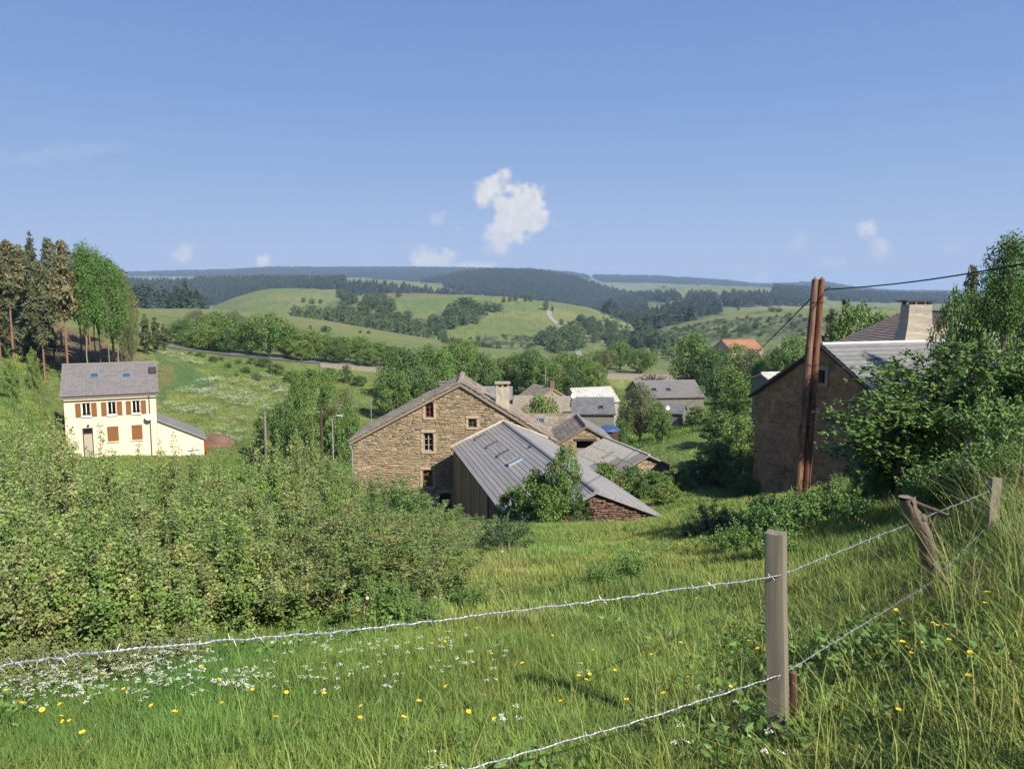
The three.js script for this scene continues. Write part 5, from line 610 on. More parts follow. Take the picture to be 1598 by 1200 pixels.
{ const p = at(338, 80), g = new THREE.SphereGeometry(1, 18, 9, 0, 6.283, 0, 1.57), a = g.attributes.position; for (let i = 0; i < a.count; i++) { const q = 0.8 + fbm(a.getX(i) * 3 + 4, a.getZ(i) * 3, 3, 6) * 0.5; a.setXYZ(i, a.getX(i) * 1.9 * q, a.getY(i) * 1.1 * q, a.getZ(i) * 1.6 * q); } g.computeVertexNormals(); const m = shade(new THREE.Mesh(g, std(0.2, 0.115, 0.075, { map: grainTex }))); m.name = 'soil_heap'; tag(m, 'heap of bare brown soil beyond the annex', 'soil heap'); m.position.set(p.x, p.y - 0.15, p.z); scene.add(m); }
// ---------------------------------------------------------------- poles, lamp, overhead line
{
  const bark = std(0.25, 0.1, 0.055, { map: rep(streakTex, 2, 2), bumpMap: woodTex, bumpScale: 0.003 }), grey = std(0.28, 0.155, 0.1, { map: rep(streakTex, 2, 2), bumpMap: woodTex, bumpScale: 0.003 });
  const d = 23, b = at(1249, d), t = thing('telephone_pole', 'leaning brown double wooden pole in front of the brown barn', 'pole'); t.position.copy(b); const top = P(1278, 436, d).sub(b);
  const mk = (o, m, h) => { const q = top.clone().multiplyScalar(h); return part(t, 'pole', tube([V(o, -0.3, 0), q.clone().multiplyScalar(0.35).add(V(o * 0.9 + 0.01, 0, 0)), q.clone().multiplyScalar(0.7).add(V(o * 0.8, 0, 0)), q.clone().add(V(o * 0.75, 0, 0))], 0.135, 0.088, 10), m); }; mk(-0.13, grey, 1); mk(0.13, bark, 1.0);
  for (const [x, m] of [[-0.098, grey], [0.098, bark]]) { const c = part(t, 'pole_top', new THREE.ConeGeometry(0.09, 0.1, 8), m); c.position.copy(top).add(V(x, 0.04, 0)); }
  for (const q of [0.3, 0.62, 0.9]) { const m = part(t, 'strap', new THREE.TorusGeometry(0.2, 0.01, 5, 20).rotateX(1.57).scale(1.1, 1, 0.66), darkMat); m.position.copy(top).multiplyScalar(q); }
  const hook = b.clone().add(top).add(V(0.22, -0.3, 0)); part(t, 'hook', tube([V(top.x + 0.1, top.y - 0.36, 0), V(top.x + 0.26, top.y - 0.3, 0.02), V(top.x + 0.34, top.y - 0.2, 0.02)], 0.02, 0.012, 5), darkMat);
  const sag = (a, c, s, n = 24) => Array.from({ length: n + 1 }, (_, i) => { const u = i / n; return a.clone().lerp(c, u).add(V(0, -Math.sin(u * Math.PI) * s, 0)); });
  const line = (a, c, s, r, label) => { const w = thing('overhead_cable', label, 'cable'); w.position.copy(a); part(w, 'cable', tube(sag(a, c, s).map(p => p.sub(a)), r, r, 5), darkMat); };
  line(hook, P(1700, 392, 14), 0.12, 0.018, 'black cable running from the double pole to the right over the ash'); line(b.clone().add(top).add(V(-0.1, -0.45, 0)), P(1130, 585, 96), 0.5, 0.022, 'black cable falling from the double pole towards the hamlet');
  for (const [px, d2, p0, label, h] of [[504, 62, 633, 'slim wooden lamp pole left of the stone barn', 0], [417, 60, 642, 'short concrete post in the bushes left of the stone barn', 0], [795, 54, 657, 'dark wooden pole between stone barn and stable', 0]]) { const g = at(px, d2), H = yAt(p0, d2) - g.y, q = thing('utility_pole', label, 'pole'); q.position.copy(g); part(q, 'pole', tube([V(0, -0.3, 0), V(0, H, 0)], 0.13, 0.1, 9), px === 417 ? greyTones[1] : woodDark); part(q, 'bracket', boxG(0.5, 0.07, 0.07, -0.1, H - 0.5, 0), zincMat); }
  { const g = at(521, 64), H = yAt(650, 64) - g.y, q = thing('street_lamp', 'slender street lamp beside the wooden lamp pole', 'street lamp'); q.position.copy(g); part(q, 'post', tube([V(0, -0.2, 0), V(0, H - 0.2, 0), V(0.1, H, 0), V(0.35, H + 0.05, 0)], 0.06, 0.04, 7), zincMat); part(q, 'lamp_head', new THREE.CapsuleGeometry(0.1, 0.4, 4, 10).rotateZ(1.5).translate(0.6, H + 0.05, 0), zincMat); }
}

// ---------------------------------------------------------------- foreground shrubs
const HEDGE = [
  shrub(601, { h: 2.9, w: 1.2, stems: 18, twigs: 24, leaves: 38, leaf: 0.05, twig: 0.3, shoots: 0.55, col: [0.220, 0.275, 0.079], col2: [0.280, 0.311, 0.121] }), shrub(602, { h: 2.7, w: 1.25, stems: 18, twigs: 24, leaves: 38, leaf: 0.046, twig: 0.3, shoots: 0.5, col: [0.149, 0.238, 0.055], col2: [0.238, 0.275, 0.088] }),
  shrub(603, { h: 2.5, w: 1.1, stems: 17, twigs: 24, leaves: 38, leaf: 0.052, twig: 0.3, shoots: 0.6, col: [0.173, 0.268, 0.055], col2: [0.208, 0.250, 0.077] }), shrub(604, { h: 1.5, w: 1.0, stems: 14, twigs: 22, leaves: 20, leaf: 0.042, col: [0.203, 0.256, 0.077], col2: [0.236, 0.262, 0.105], arch: 0.5, droop: 0.3 }),
  shrub(609, { h: 1.35, w: 0.62, stems: 14, twigs: 18, leaves: 34, leaf: 0.048, col: [0.179, 0.275, 0.061], col2: [0.256, 0.293, 0.099], twig: 0.28, shoots: 0.3 }), shrub(610, { h: 1.5, w: 0.55, stems: 12, twigs: 20, leaves: 34, leaf: 0.045, col: [0.220, 0.262, 0.077], col2: [0.253, 0.281, 0.110], twig: 0.28, shoots: 0.35 })];
const ROSE = shrub(605, { h: 1.9, w: 1.2, stems: 15, twigs: 22, leaves: 30, leaf: 0.042, col: [0.15, 0.215, 0.05], col2: [0.21, 0.215, 0.075], arch: 0.45, droop: 0.2, from: 0.2, twig: 0.3, shoots: 0.35 }), NETTLE = shrub(606, { h: 0.75, w: 0.5, stems: 16, twigs: 14, leaves: 10, leaf: 0.055, col: [0.128, 0.238, 0.048], arch: 0.1, twig: 0.12, ratio: 0.55 }), DARK = shrub(607, { h: 0.9, w: 0.5, stems: 12, twigs: 18, leaves: 16, leaf: 0.035, col: [0.055, 0.110, 0.036], twig: 0.16 }), ELDER = shrub(608, { h: 2.4, w: 1.1, stems: 15, twigs: 24, leaves: 20, leaf: 0.075, col: [0.11, 0.205, 0.045], ratio: 0.5, twig: 0.36 });
function bush(stock, name, label, group, px, d, s, sy = s, opt = {}) { const t = thing(name, label, 'shrub', group), g = at(px, d); t.position.set(g.x, g.y - 0.04, g.z); t.rotation.y = hash2(px, d * 10, 8) * 6.28; part(t, 'stems', stock.stems, twigMat).scale.set(s, sy, s); part(t, 'foliage', stock.foliage, leafMat).scale.set(s, sy, s); return t; }
const hg = 'shrubs of the thick hedge', hl = 'dense small-leaved shrub of the tall hedge across the meadow';
{ const rng = rngOf(910);
  // the hedge, front to back: [direction, distance, pixel row of the top, stock]
  for (const [px, d, top, k] of [[-45, 6.2, 790, 4], [25, 6.3, 800, 5], [75, 6.9, 800, 4], [115, 6.4, 850, 5], [165, 6.5, 810, 4], [215, 6.8, 795, 5], [262, 6.5, 845, 4], [300, 7.2, 800, 5], [385, 7.4, 830, 4], [435, 7.6, 815, 5], [350, 7.9, 800, 4], [140, 7.2, 790, 5], [-5, 7.0, 775, 4],
    [-60, 8.2, 715, 1], [20, 7.6, 730, 0], [95, 8.6, 735, 2], [165, 7.8, 755, 1], [240, 8.4, 745, 0], [310, 8.6, 750, 2], [385, 9.2, 750, 1], [455, 10.2, 760, 0],
    [-40, 11.5, 682, 2], [50, 12, 684, 1], [130, 11.6, 694, 0], [200, 12.6, 698, 2], [270, 11.4, 704, 1], [340, 12.4, 710, 0], [410, 13.2, 710, 2], [480, 13.6, 712, 1], [520, 14.6, 730, 0],
    [0, 16, 660, 1], [90, 17, 680, 0], [180, 17, 688, 2], [260, 17, 690, 0], [330, 17, 692, 1], [400, 18, 690, 2], [470, 18.5, 688, 0], [515, 18.5, 705, 1], [35, 22, 640, 2], [75, 20, 662, 0], [20, 27, 648, 1], [420, 24, 676, 0], [485, 25, 676, 1], [340, 25, 696, 2], [520, 25, 692, 0], [570, 22, 752, 2]]) { const sy = (P(px, top, d).y - at(px, d).y) / [3.35, 3.1, 2.95, 1.7, 1.7, 1.85][k] * (0.9 + hash2(px, top) * 0.24); bush(HEDGE[k], 'hedge_shrub', hl, hg, px, d, lerp(0.9, sy, 0.5) * (d > 15 ? 1.1 : 0.95), sy); }
  for (const [px, d, s] of [[40, 5.9, 0.35], [120, 6.0, 0.3], [205, 6.0, 0.32], [290, 6.2, 0.3], [-20, 5.8, 0.35]]) bush(HEDGE[3], 'bramble', 'low brownish bramble along the foot of the tall hedge', 'brambles at the foot of the hedge', px, d, s);
}
{ const rl = 'wild rose bush with arching reddish twigs at the end of the hedge', rg = 'wild rose bushes'; for (const [px, d, s, top] of [[505, 8.0, 0.95, 795], [565, 8.0, 0.85, 815], [625, 8.8, 0.9, 805], [560, 10.8, 1.05, 772], [655, 11.4, 0.95, 800], [600, 13.5, 1.1, 775], [700, 13, 0.8, 830]]) { const sy = (P(px, top, d).y - at(px, d).y) / 2.15; const t = bush(ROSE, 'wild_rose', rl, rg, px, d, s, sy); const rng = rngOf(px * 3 + d); for (let i = 0; i < 3; i++) { const a = rng() * 6.28, r = s * (0.8 + rng() * 0.5), f = part(t, 'blossom', new THREE.CircleGeometry(0.018, 7), std(0.75, 0.45, 0.45, { side: THREE.DoubleSide })); f.position.set(Math.cos(a) * r, sy * (0.9 + rng() * 0.7), Math.sin(a) * r); f.rotation.set(rng() * 2 - 1.2, rng() * 2, 0); } } }
for (const [px, d, s, top] of [[612, 19, 1.0, 730], [640, 20, 0.8, 752], [588, 21, 0.8, 748]]) bush(ELDER, 'elder_bush', 'bright green elder bush in front of the stone barn', 'elder bushes before the stone barn', px, d, s, (P(px, top, d).y - at(px, d).y) / 2.7);
for (const [k, px, d, s, top] of [[2, 690, 19, 0.8, 790], [1, 735, 20, 0.8, 803], [3, 680, 14, 0.9, 806], [3, 740, 15, 1.0, 812], [0, 660, 22, 1, 775], [3, 620, 15, 1.0, 785]]) bush(HEDGE[k], 'thicket_shrub', 'small-leaved shrub in the thicket below the board wall', 'shrubs below the board wall', px, d, s, (P(px, top, d).y - at(px, d).y) / [3.1, 2.9, 2.7, 1.7][k]);
bush(DARK, 'dark_shrub', 'dark green shrub on the meadow below the plank roofed barn', null, 788, 14, 1.3, 1.0); 
for (const [px, d, s, sy] of [[1108, 14.5, 0.95, 0.95], [1080, 14.8, 0.55, 0.5], [1140, 14.2, 0.8, 0.7], [1165, 14, 0.8, 0.6]]) bush(DARK, 'dark_shrub', 'little dark shrub standing in the open meadow', 'dark shrubs in the meadow', px, d, s, sy);
{ const rng = rngOf(33), L = 'leafy nettle clump on the bank near the fence', g = 'nettle clumps on the bank'; const spots = [[1240, 12, 1], [1190, 12.6, 0.9], [1290, 12.5, 1], [1330, 11.5, 0.9], [1150, 11.5, 0.7], [1210, 10, 0.7], [1380, 13, 1], [1440, 12.6, 1.1], [1490, 12, 1.2], [1540, 11.6, 1.3], [1580, 10.8, 1.2], [1300, 18, 0.6], [1345, 19, 0.6], [1390, 19, 0.7], [1310, 24, 0.6], [1360, 25, 0.6], [1450, 10, 0.9], [1500, 9.6, 1], [1560, 9, 1], [1250, 15, 0.9], [1190, 16, 0.9], [1620, 9.6, 1.2], [1590, 13, 1.6], [1640, 12, 1.6], [1540, 14.5, 1.5], [1350, 15.5, 1], [1420, 16, 1.1], [620, 7.4, 0.5], [660, 7.1, 0.45], [590, 7.6, 0.6], [985, 9.6, 0.55], [940, 9.3, 0.5], [730, 8.2, 0.5]]; for (const [px, d, s] of spots) bush(NETTLE, 'nettle_clump', px < 1000 ? 'small leafy weed clump in the open meadow' : L, px < 1000 ? 'weed clumps in the meadow' : g, px, d, s, s * (0.9 + rng() * 0.3)); }
// ---------------------------------------------------------------- hazel: layered boughs hanging out over the bank
{
  const rng = rngOf(1234), L = new Leaves(), wood = [], t = thing('hazel_tree', 'spreading broad-leaved hazel overhanging the fence posts', 'tree'), b = at(1462, 13.2); t.position.copy(b); const col = [0.115, 0.2, 0.04], T = V(), q = V();
  const ends = []; for (let i = 0; i < 90; i++) { const px = lerp(1302, 1640, Math.pow(rng(), 0.9)), lo = px < 1360 ? 640 : px < 1420 ? 570 : 545, hi = px < 1360 ? 715 : 745; ends.push(P(px, lerp(lo, hi, rng()), 11.6 + rng() * 3.6).sub(b)); } for (const [px, py, d] of [[1300, 640, 12], [1312, 650, 12.4], [1330, 622, 12.2], [1345, 690, 12], [1322, 700, 12.6], [1345, 650, 11.8], [1380, 590, 12.4], [1400, 572, 12.6], [1395, 560, 13], [1360, 610, 12], [1430, 548, 12.8], [1470, 540, 12.6], [1510, 530, 12.6], [1550, 540, 12.4], [1590, 535, 12.2], [1335, 730, 12.6], [1370, 720, 12.2], [1360, 745, 12.8]]) ends.push(P(px, py, d).sub(b));
  for (const e of ends) { const y0 = clamp(e.y * 0.45, 0.25, 1.4), s = V((rng() - 0.5) * 0.25, y0, (rng() - 0.5) * 0.25), mid = s.clone().lerp(e, 0.55).add(V(0, 0.25, 0)); const c = new THREE.QuadraticBezierCurve3(s, mid, e), pts = c.getPoints(5); wood.push(tube(pts, 0.022, 0.005, 5));
    const len = c.getLength(); for (let k = 0; k < 13; k++) { const u = 0.3 + 0.72 * (k + rng()) / 13; c.getPoint(Math.min(u, 1), q); T.subVectors(e, s).normalize(); const a = rng() * 6.28, tw = V(T.x + Math.cos(a) * 0.9, (rng() - 0.55) * 0.35, T.z + Math.sin(a) * 0.9).normalize().multiplyScalar(0.25 + rng() * 0.3), en = q.clone().add(tw); en.y -= 0.06; wood.push(tube([q.clone(), en], 0.005, 0.002, 3)); const cc = vary(rng, col, 0.22); for (let m = 0; m < 17; m++) { const w = rng() * 1.05, x = lerp(q.x, en.x, w) + (rng() - 0.5) * 0.14, y = lerp(q.y, en.y, w) + (rng() - 0.5) * 0.1, z = lerp(q.z, en.z, w) + (rng() - 0.5) * 0.14, l = 0.065 + rng() * 0.05; L.random(rng, x, y, z, l, l * 0.68, vary(rng, cc, 0.18), 1.3); } } }
  for (let i = 0; i < 5; i++) wood.push(tube(bend(rng, V((rng() - 0.5) * 0.3, -0.15, (rng() - 0.5) * 0.3), V((rng() - 0.5) * 1.4, 1.7, (rng() - 0.5) * 1.2), 5, 0.1), 0.06, 0.02, 7));
  part(t, 'branches', mergeGeometries(wood), barkMat); part(t, 'foliage', L.build(), leafMat);
}
// ---------------------------------------------------------------- fence: posts and barbed wire
const postMat = std(0.27, 0.24, 0.18, { map: rep(woodTex, 3, 1), bumpMap: rep(woodTex, 3, 1), bumpScale: 0.0012 }), oldPost = std(0.19, 0.145, 0.1, { map: rep(woodTex, 2, 1), bumpMap: bumpTex, bumpScale: 0.006 }), wireMat = std(0.5, 0.5, 0.49, { metalness: 0.7, roughness: 0.42 }), rustMat = std(0.12, 0.06, 0.035);
function squarePost(w, dp, h, seed) { const g = new THREE.BoxGeometry(w, h, dp, 5, 24, 4), a = g.attributes.position; for (let i = 0; i < a.count; i++) { const x = a.getX(i), y = a.getY(i), z = a.getZ(i), k = (vnoise(x * 60 + seed, y * 3, 4) - 0.5) * 0.006, top = y > h * 0.49 ? (vnoise(x * 50, z * 50, seed) - 0.2) * 0.022 : 0; const r = Math.abs(x) > w * 0.49 && Math.abs(z) > dp * 0.49 ? 0.93 : 1; a.setXYZ(i, x * r + k, y + top + h / 2, z * r + (vnoise(x * 60, y * 4, seed + 3) - 0.5) * 0.006); } g.computeVertexNormals(); return g; }
const foot = (px, d) => { const g = at(px, d); return g; };
const posts = {};
{
  let d = 3.72, b = at(1219, d), H = P(1200, 836, d).y - b.y + 0.25, t = thing('fence_post', 'square weathered grey fence post carrying barbed wire', 'fence post'); t.position.set(b.x, b.y - 0.25, b.z); t.rotation.set(0, -0.58, 0.05); part(t, 'post', squarePost(0.098, 0.085, H, 3), postMat); posts.a = { b, d };
  const st = part(t, 'stake', squarePost(0.03, 0.03, 0.62, 8), rustMat, 'rusty stake behind the post'); st.position.set(0.065, 0.0, -0.05);
  d = 5.9; b = at(1474, d); const tp = P(1416, 776, d).sub(b); t = thing('fence_post', 'crooked round old branch used as a leaning fence post', 'fence post'); t.position.copy(b); const pts = [V(0.02, -0.25, 0), V(0, 0.0, 0), tp.clone().multiplyScalar(0.3).add(V(-0.012, 0, 0)), tp.clone().multiplyScalar(0.55).add(V(0.018, 0, 0)), tp.clone().multiplyScalar(0.8).add(V(-0.008, 0, 0)), tp]; const pg = tube(new THREE.CatmullRomCurve3(pts).getPoints(22), 0.062, 0.058, 12), pa = pg.attributes.position; for (let i = 0; i < pa.count; i++) { const k = (fbm(pa.getX(i) * 30 + i % 13, pa.getY(i) * 12, 3, 9) - 0.5) * 0.03; pa.setXYZ(i, pa.getX(i) + k, pa.getY(i), pa.getZ(i) + k); } pg.computeVertexNormals(); part(t, 'post', pg, oldPost); const cap = part(t, 'post_top', new THREE.CircleGeometry(0.062, 12).rotateX(-1.57), postMat); cap.position.copy(tp).add(V(0, 0.003, 0)); const stub = part(t, 'knot', new THREE.SphereGeometry(0.035, 8, 6), oldPost); stub.position.copy(tp).multiplyScalar(0.8).add(V(0.05, 0, 0.03));
  d = 7.2; b = at(1545, d); H = P(1550, 747, d).y - b.y + 0.25; t = thing('fence_post', 'flat grey board fence post in the tall dry grass', 'fence post'); t.position.set(b.x, b.y - 0.25, b.z); t.rotation.set(0, 0.2, -0.02); part(t, 'post', squarePost(0.115, 0.06, H, 5), postMat);
  d = 11; b = at(1502, d); H = P(1507, 688, d).y - b.y + 0.2; t = thing('fence_post', 'thin pale post under the hazel branches', 'fence post'); t.position.set(b.x, b.y - 0.2, b.z); t.rotation.z = -0.06; part(t, 'post', squarePost(0.09, 0.07, H, 6), postMat);
  d = 8.2; b = at(1597, d); H = P(1597, 733, d).y - b.y + 0.2; t = thing('fence_post', 'dark rusty metal post at the right end of the fence', 'fence post'); t.position.set(b.x, b.y - 0.2, b.z); part(t, 'post', squarePost(0.07, 0.05, H, 7), rustMat);
  d = 12.4; b = at(1405, d); H = P(1408, 716, d).y - b.y + 0.2; t = thing('fence_post', 'mossy stump of a post in the shade under the hazel', 'fence post'); t.position.set(b.x, b.y - 0.2, b.z); part(t, 'post', squarePost(0.13, 0.12, H, 9), oldPost);
  for (const [px, dd, top, w, l] of [[1314, 21, 770, 0.06, 'tiny weathered stake beside the brown barn'], [1339, 21.5, 768, 0.09, 'stubby dark stake beside the brown barn'], [1295, 21.5, 768, 0.06, 'leaning grey stake near the double pole']]) { b = at(px, dd); H = P(px, top, dd).y - b.y + 0.5; t = thing('wooden_stake', l, 'stake'); t.position.set(b.x, b.y - 0.3, b.z); part(t, 'stake', squarePost(w, w, Math.max(H, 0.6), px), oldPost); }
  { const p0 = P(1412, 778, 6.6), p1 = P(1482, 806, 6.2); t = thing('fence_rail', 'dark slanting rail behind the crooked post', 'rail'); t.position.copy(p0); part(t, 'rail', tube([V(0, 0, 0), p1.clone().sub(p0)], 0.02, 0.018, 6), oldPost); part(t, 'prop', tube([p1.clone().sub(p0).multiplyScalar(0.7), V((p1.x - p0.x) * 0.7, at(1455, 6.3).y - p0.y - 0.1, 0.05)], 0.015, 0.015, 5), oldPost); }
}
const barbGeo = (() => { const g = []; for (const [a, s] of [[0.5, 1], [2.3, 1], [3.7, -1], [5.6, -1]]) { g.push(tube([V(s * 0.006, 0, 0), V(s * 0.014, Math.cos(a) * 0.02, Math.sin(a) * 0.02)], 0.0016, 0.0006, 4)); } for (let k = 0; k < 3; k++) g.push(new THREE.TorusGeometry(0.0042, 0.0014, 4, 10).rotateY(1.57).translate((k - 1) * 0.003, 0, 0)); return mergeGeometries(g.map(x => x.index ? x.toNonIndexed() : x).map(x => { x.deleteAttribute('uv'); return x; })); })();
function barbed(label, knots, sagAmt) {   // two twisted strands through the knots [px, py, distance], with barbs
  const w = thing('barbed_wire', label, 'barbed wire', null), pts = knots.map(k => P(...k)), o = pts[0].clone(); w.position.copy(o); const path = [];
  for (let i = 0; i < pts.length - 1; i++) { const n = 40; for (let j = 0; j < n + (i === pts.length - 2 ? 1 : 0); j++) { const u = j / n, p = pts[i].clone().lerp(pts[i + 1], u).sub(o); p.y -= Math.sin(u * Math.PI) * sagAmt * pts[i].distanceTo(pts[i + 1]); p.y += (vnoise(i * 40 + j * 0.6, 3, label.length) - 0.5) * 0.008; path.push(p); } }
  const c = new THREE.CatmullRomCurve3(path), L = c.getLength(), n = Math.round(L / 0.012), A = [], B = []; for (let i = 0; i <= n; i++) { const p = c.getPoint(i / n), t = c.getTangent(i / n), up = V(0, 1, 0).cross(t).normalize(), v = t.clone().cross(up), a = i / n * L / 0.05 * 6.283 * 0.8; A.push(p.clone().addScaledVector(up, Math.cos(a) * 0.0019).addScaledVector(v, Math.sin(a) * 0.0019)); B.push(p.clone().addScaledVector(up, -Math.cos(a) * 0.0019).addScaledVector(v, -Math.sin(a) * 0.0019)); }
  part(w, 'strand', tube(A, 0.0019, 0.0019, 5), wireMat); part(w, 'strand', tube(B, 0.0019, 0.0019, 5), wireMat);
  const nb = Math.floor(L / 0.115); for (let i = 0; i < nb; i++) { const u = (i + 0.3 + hash2(i, label.length) * 0.3) / nb, p = c.getPoint(u), t = c.getTangent(u), m = part(w, 'barb', barbGeo, wireMat); m.position.copy(p); m.quaternion.setFromUnitVectors(V(1, 0, 0), t); m.rotateX(hash2(i, 7) * 6.28); }
}
barbed('uppermost barbed wire strand of the fence, fixed near the post top', [[-260, 1080, 1.5], [160, 1016, 2.0], [560, 983, 2.55], [900, 942, 3.1], [1216, 899, 3.68], [1412, 820, 5.84], [1545, 767, 7.15]], 0.0);
barbed('middle barbed wire strand of the fence, fixed halfway up the square post', [[520, 1262, 2.5], [740, 1198, 2.85], [980, 1130, 3.25], [1218, 1054, 3.68], [1412, 935, 5.2], [1455, 908, 5.84], [1538, 826, 7.15]], 0.0);
barbed('lowest barbed wire strand of the fence, sagging into the grass', [[1120, 1250, 3.3], [1228, 1172, 3.7], [1345, 1060, 4.6], [1460, 990, 5.84], [1530, 905, 7.1]], 0.0);
{ const t = thing('snagged_wool', 'little tuft of dead weed caught on the middle wire', 'weed'); t.position.copy(P(1412, 937, 5.2)); const r = rngOf(5), g = []; for (let i = 0; i < 16; i++) g.push(tube([V(0, 0, 0), V((r() - 0.5) * 0.1, (r() - 0.6) * 0.12, (r() - 0.5) * 0.08)], 0.003, 0.001, 3)); part(t, 'stalks', mergeGeometries(g), std(0.24, 0.14, 0.07)); }

// ---------------------------------------------------------------- grass and flowers of the meadow
function tuft(seed, n, h, wd, spread, cols, seedHead = 0) {
  const rng = rngOf(seed), p = [], c = [];
  for (let i = 0; i < n; i++) {
    const a = rng() * 6.28, r = spread * Math.sqrt(rng()), bx = Math.cos(a) * r, bz = Math.sin(a) * r, H = h * (0.55 + rng() * 0.7), le = H * (0.15 + rng() * 0.95), da = rng() * 6.28, dx = Math.cos(da), dz = Math.sin(da), w = wd * (0.6 + rng() * 0.7), sx = -dz * w / 2, sz = dx * w / 2, col = vary(rng, cols[Math.floor(rng() * cols.length)], 0.2);
    const m = [bx + dx * le * 0.25, H * 0.55, bz + dz * le * 0.25], t = [bx + dx * le, H, bz + dz * le], q = (...v) => { p.push(...v); c.push(...col); };
    q(bx - sx, -0.02, bz - sz); q(bx + sx, -0.02, bz + sz); q(m[0] + sx * 0.8, m[1], m[2] + sz * 0.8); q(bx - sx, -0.02, bz - sz); q(m[0] + sx * 0.8, m[1], m[2] + sz * 0.8); q(m[0] - sx * 0.8, m[1], m[2] - sz * 0.8); q(m[0] - sx * 0.8, m[1], m[2] - sz * 0.8); q(m[0] + sx * 0.8, m[1], m[2] + sz * 0.8); q(...t);
    if (rng() < seedHead) { const sc = [0.34, 0.31, 0.14]; for (let k = 0; k < 5; k++) { const z = 0.8 + k * 0.05, x = lerp(m[0], t[0], z), y = lerp(m[1], t[1], z), zz = lerp(m[2], t[2], z), s = 0.003, o = (k % 2 ? 1 : -1); p.push(x, y, zz, x + o * s * dx + o * 0.002, y + 0.008, zz + o * s * dz, x, y + 0.024, zz); for (let e = 0; e < 3; e++) c.push(...sc); } }
  }
  const g = new THREE.BufferGeometry(); g.setAttribute('position', new THREE.Float32BufferAttribute(p, 3)); g.setAttribute('color', new THREE.Float32BufferAttribute(c, 3)); g.computeVertexNormals(); return g;
}
const grassMat = new THREE.MeshPhysicalMaterial({ vertexColors: true, roughness: 0.6, transmission: 0.25, thickness: 0, side: THREE.DoubleSide, specularIntensity: 0.4 });
const GA = [0.18, 0.265, 0.05], GB = [0.25, 0.295, 0.075], GC = [0.12, 0.205, 0.045], DRY = [0.36, 0.28, 0.15];
function scatterStuff(name, label, category, geo, seed, n, pick, mat = grassMat) {   // pick(rng) -> [x, z, scale, height scale, tint] or null
  const rng = rngOf(seed), ms = [], cs = [], Q = new THREE.Quaternion(), E = new THREE.Euler(), M = new THREE.Matrix4();
  for (let i = 0; i < n; i++) { const r = pick(rng); if (!r) continue; const [x, z, s, sy, tint] = r; E.set((rng() - 0.5) * 0.25, rng() * 6.28, (rng() - 0.5) * 0.25); ms.push(M.compose(V(x, groundY(x, z), z), Q.setFromEuler(E), V(s, sy, s)).clone()); cs.push(tint || [1, 1, 1]); }
  const im = shade(new THREE.InstancedMesh(geo, mat, ms.length)), c = new THREE.Color(); ms.forEach((m, i) => { im.setMatrixAt(i, m); im.setColorAt(i, c.setRGB(...cs[i])); }); im.name = numbered(name); tag(im, label, category, null, 'stuff'); scene.add(im); console.log(name, ms.length);
}
const inWedge = (rng, d0, d1, pa = -120, pb = 1720) => { const d = Math.sqrt(lerp(d0 * d0, d1 * d1, rng())), px = lerp(pa, pb, rng()); return [(px - CX) / F * d * (d < 12 ? 1.06 : 1), -d, px, d]; };
const tintAt = (x, z) => { const a = fbm(x * 0.35, z * 0.35, 4, 201), b = fbm(x * 1.3 + 7, z * 1.3, 3, 202), y = (a - 0.5) * 1.1 + (b - 0.5) * 0.5; const k = 1 + (fbm(x * 1.1 + 31, z * 1.1, 4, 205) - 0.5) * 0.75; return [(1.0 + y * 0.95) * k, (1 + y * 0.32) * k, (1 + y * 0.4) * k]; };
const hScale = (x, z) => 0.35 + 1.25 * fbm(x * 0.7, z * 0.7, 3, 203);
const gl = ['lush green grass of the near meadow', 'grass of the sloping meadow down to the barns', 'rough grass on the slopes round the hamlet'];
scatterStuff('grass', gl[0], 'grass', tuft(1, 16, 0.13, 0.0048, 0.075, [GA, GA, GB, GC]), 301, 46000, r => { const [x, z, px, d] = inWedge(r, 0.9, 7.5, -700, 2700); const k = hScale(x, z) * (0.8 + r() * 0.5); return [x, z, 1, k * (px > 1100 ? 0.62 : 0.85), tintAt(x, z)]; });
scatterStuff('grass', gl[0], 'grass', tuft(2, 9, 0.34, 0.006, 0.07, [GB, GA, [0.25, 0.25, 0.08]], 0.2), 302, 2600, r => { const [x, z, px, d] = inWedge(r, 2.4, 8.5, -300, 2300); if (px < 1000 && r() < 0.75) return null; return [x, z, 1, 0.5 + r() * 0.4, tintAt(x, z)]; });
scatterStuff('grass', gl[1], 'grass', tuft(3, 14, 0.125, 0.0085, 0.12, [GA, GB, GC]), 303, 64000, r => { const [x, z, px] = inWedge(r, 7.2, 17, -300, 2300); if (px < 330 && -z > 9) return null; const k = hScale(x, z); return [x, z, 1, k * (0.8 + r() * 0.5), tintAt(x, z)]; });
scatterStuff('grass', gl[1], 'grass', tuft(4, 14, 0.15, 0.014, 0.2, [GA, GB, GC]), 304, 70000, r => { const [x, z, px, d] = inWedge(r, 16.5, 48); if (px < 540 && d > 20 && r() < 0.7) return null; if (px > 700 && px < 960 && d > 33.5 && d < 54) return null; return [x, z, 1.2, hScale(x, z) * (0.8 + r() * 0.5), tintAt(x, z)]; });
scatterStuff('grass', gl[2], 'grass', tuft(5, 14, 0.24, 0.04, 0.5, [GA, GB, GC]), 305, 60000, r => { const [x, z, px, d] = inWedge(r, 46, 130); if (px > 540 && px < 960 && d < 60) return null; const [qx, qy] = project(x, groundY(x, z), z); if (inPoly(MOWN, qx, qy) || (inPoly(FELLED, qx, qy) && r() < 0.85) || (d > 75 && r() < 0.4)) return null; return [x, z, 1.2, (px > 970 && px < 1100 && d < 72 ? 0.35 : hScale(x, z)) * (0.7 + r() * 0.5), tintAt(x * 0.4, z * 0.4)]; });
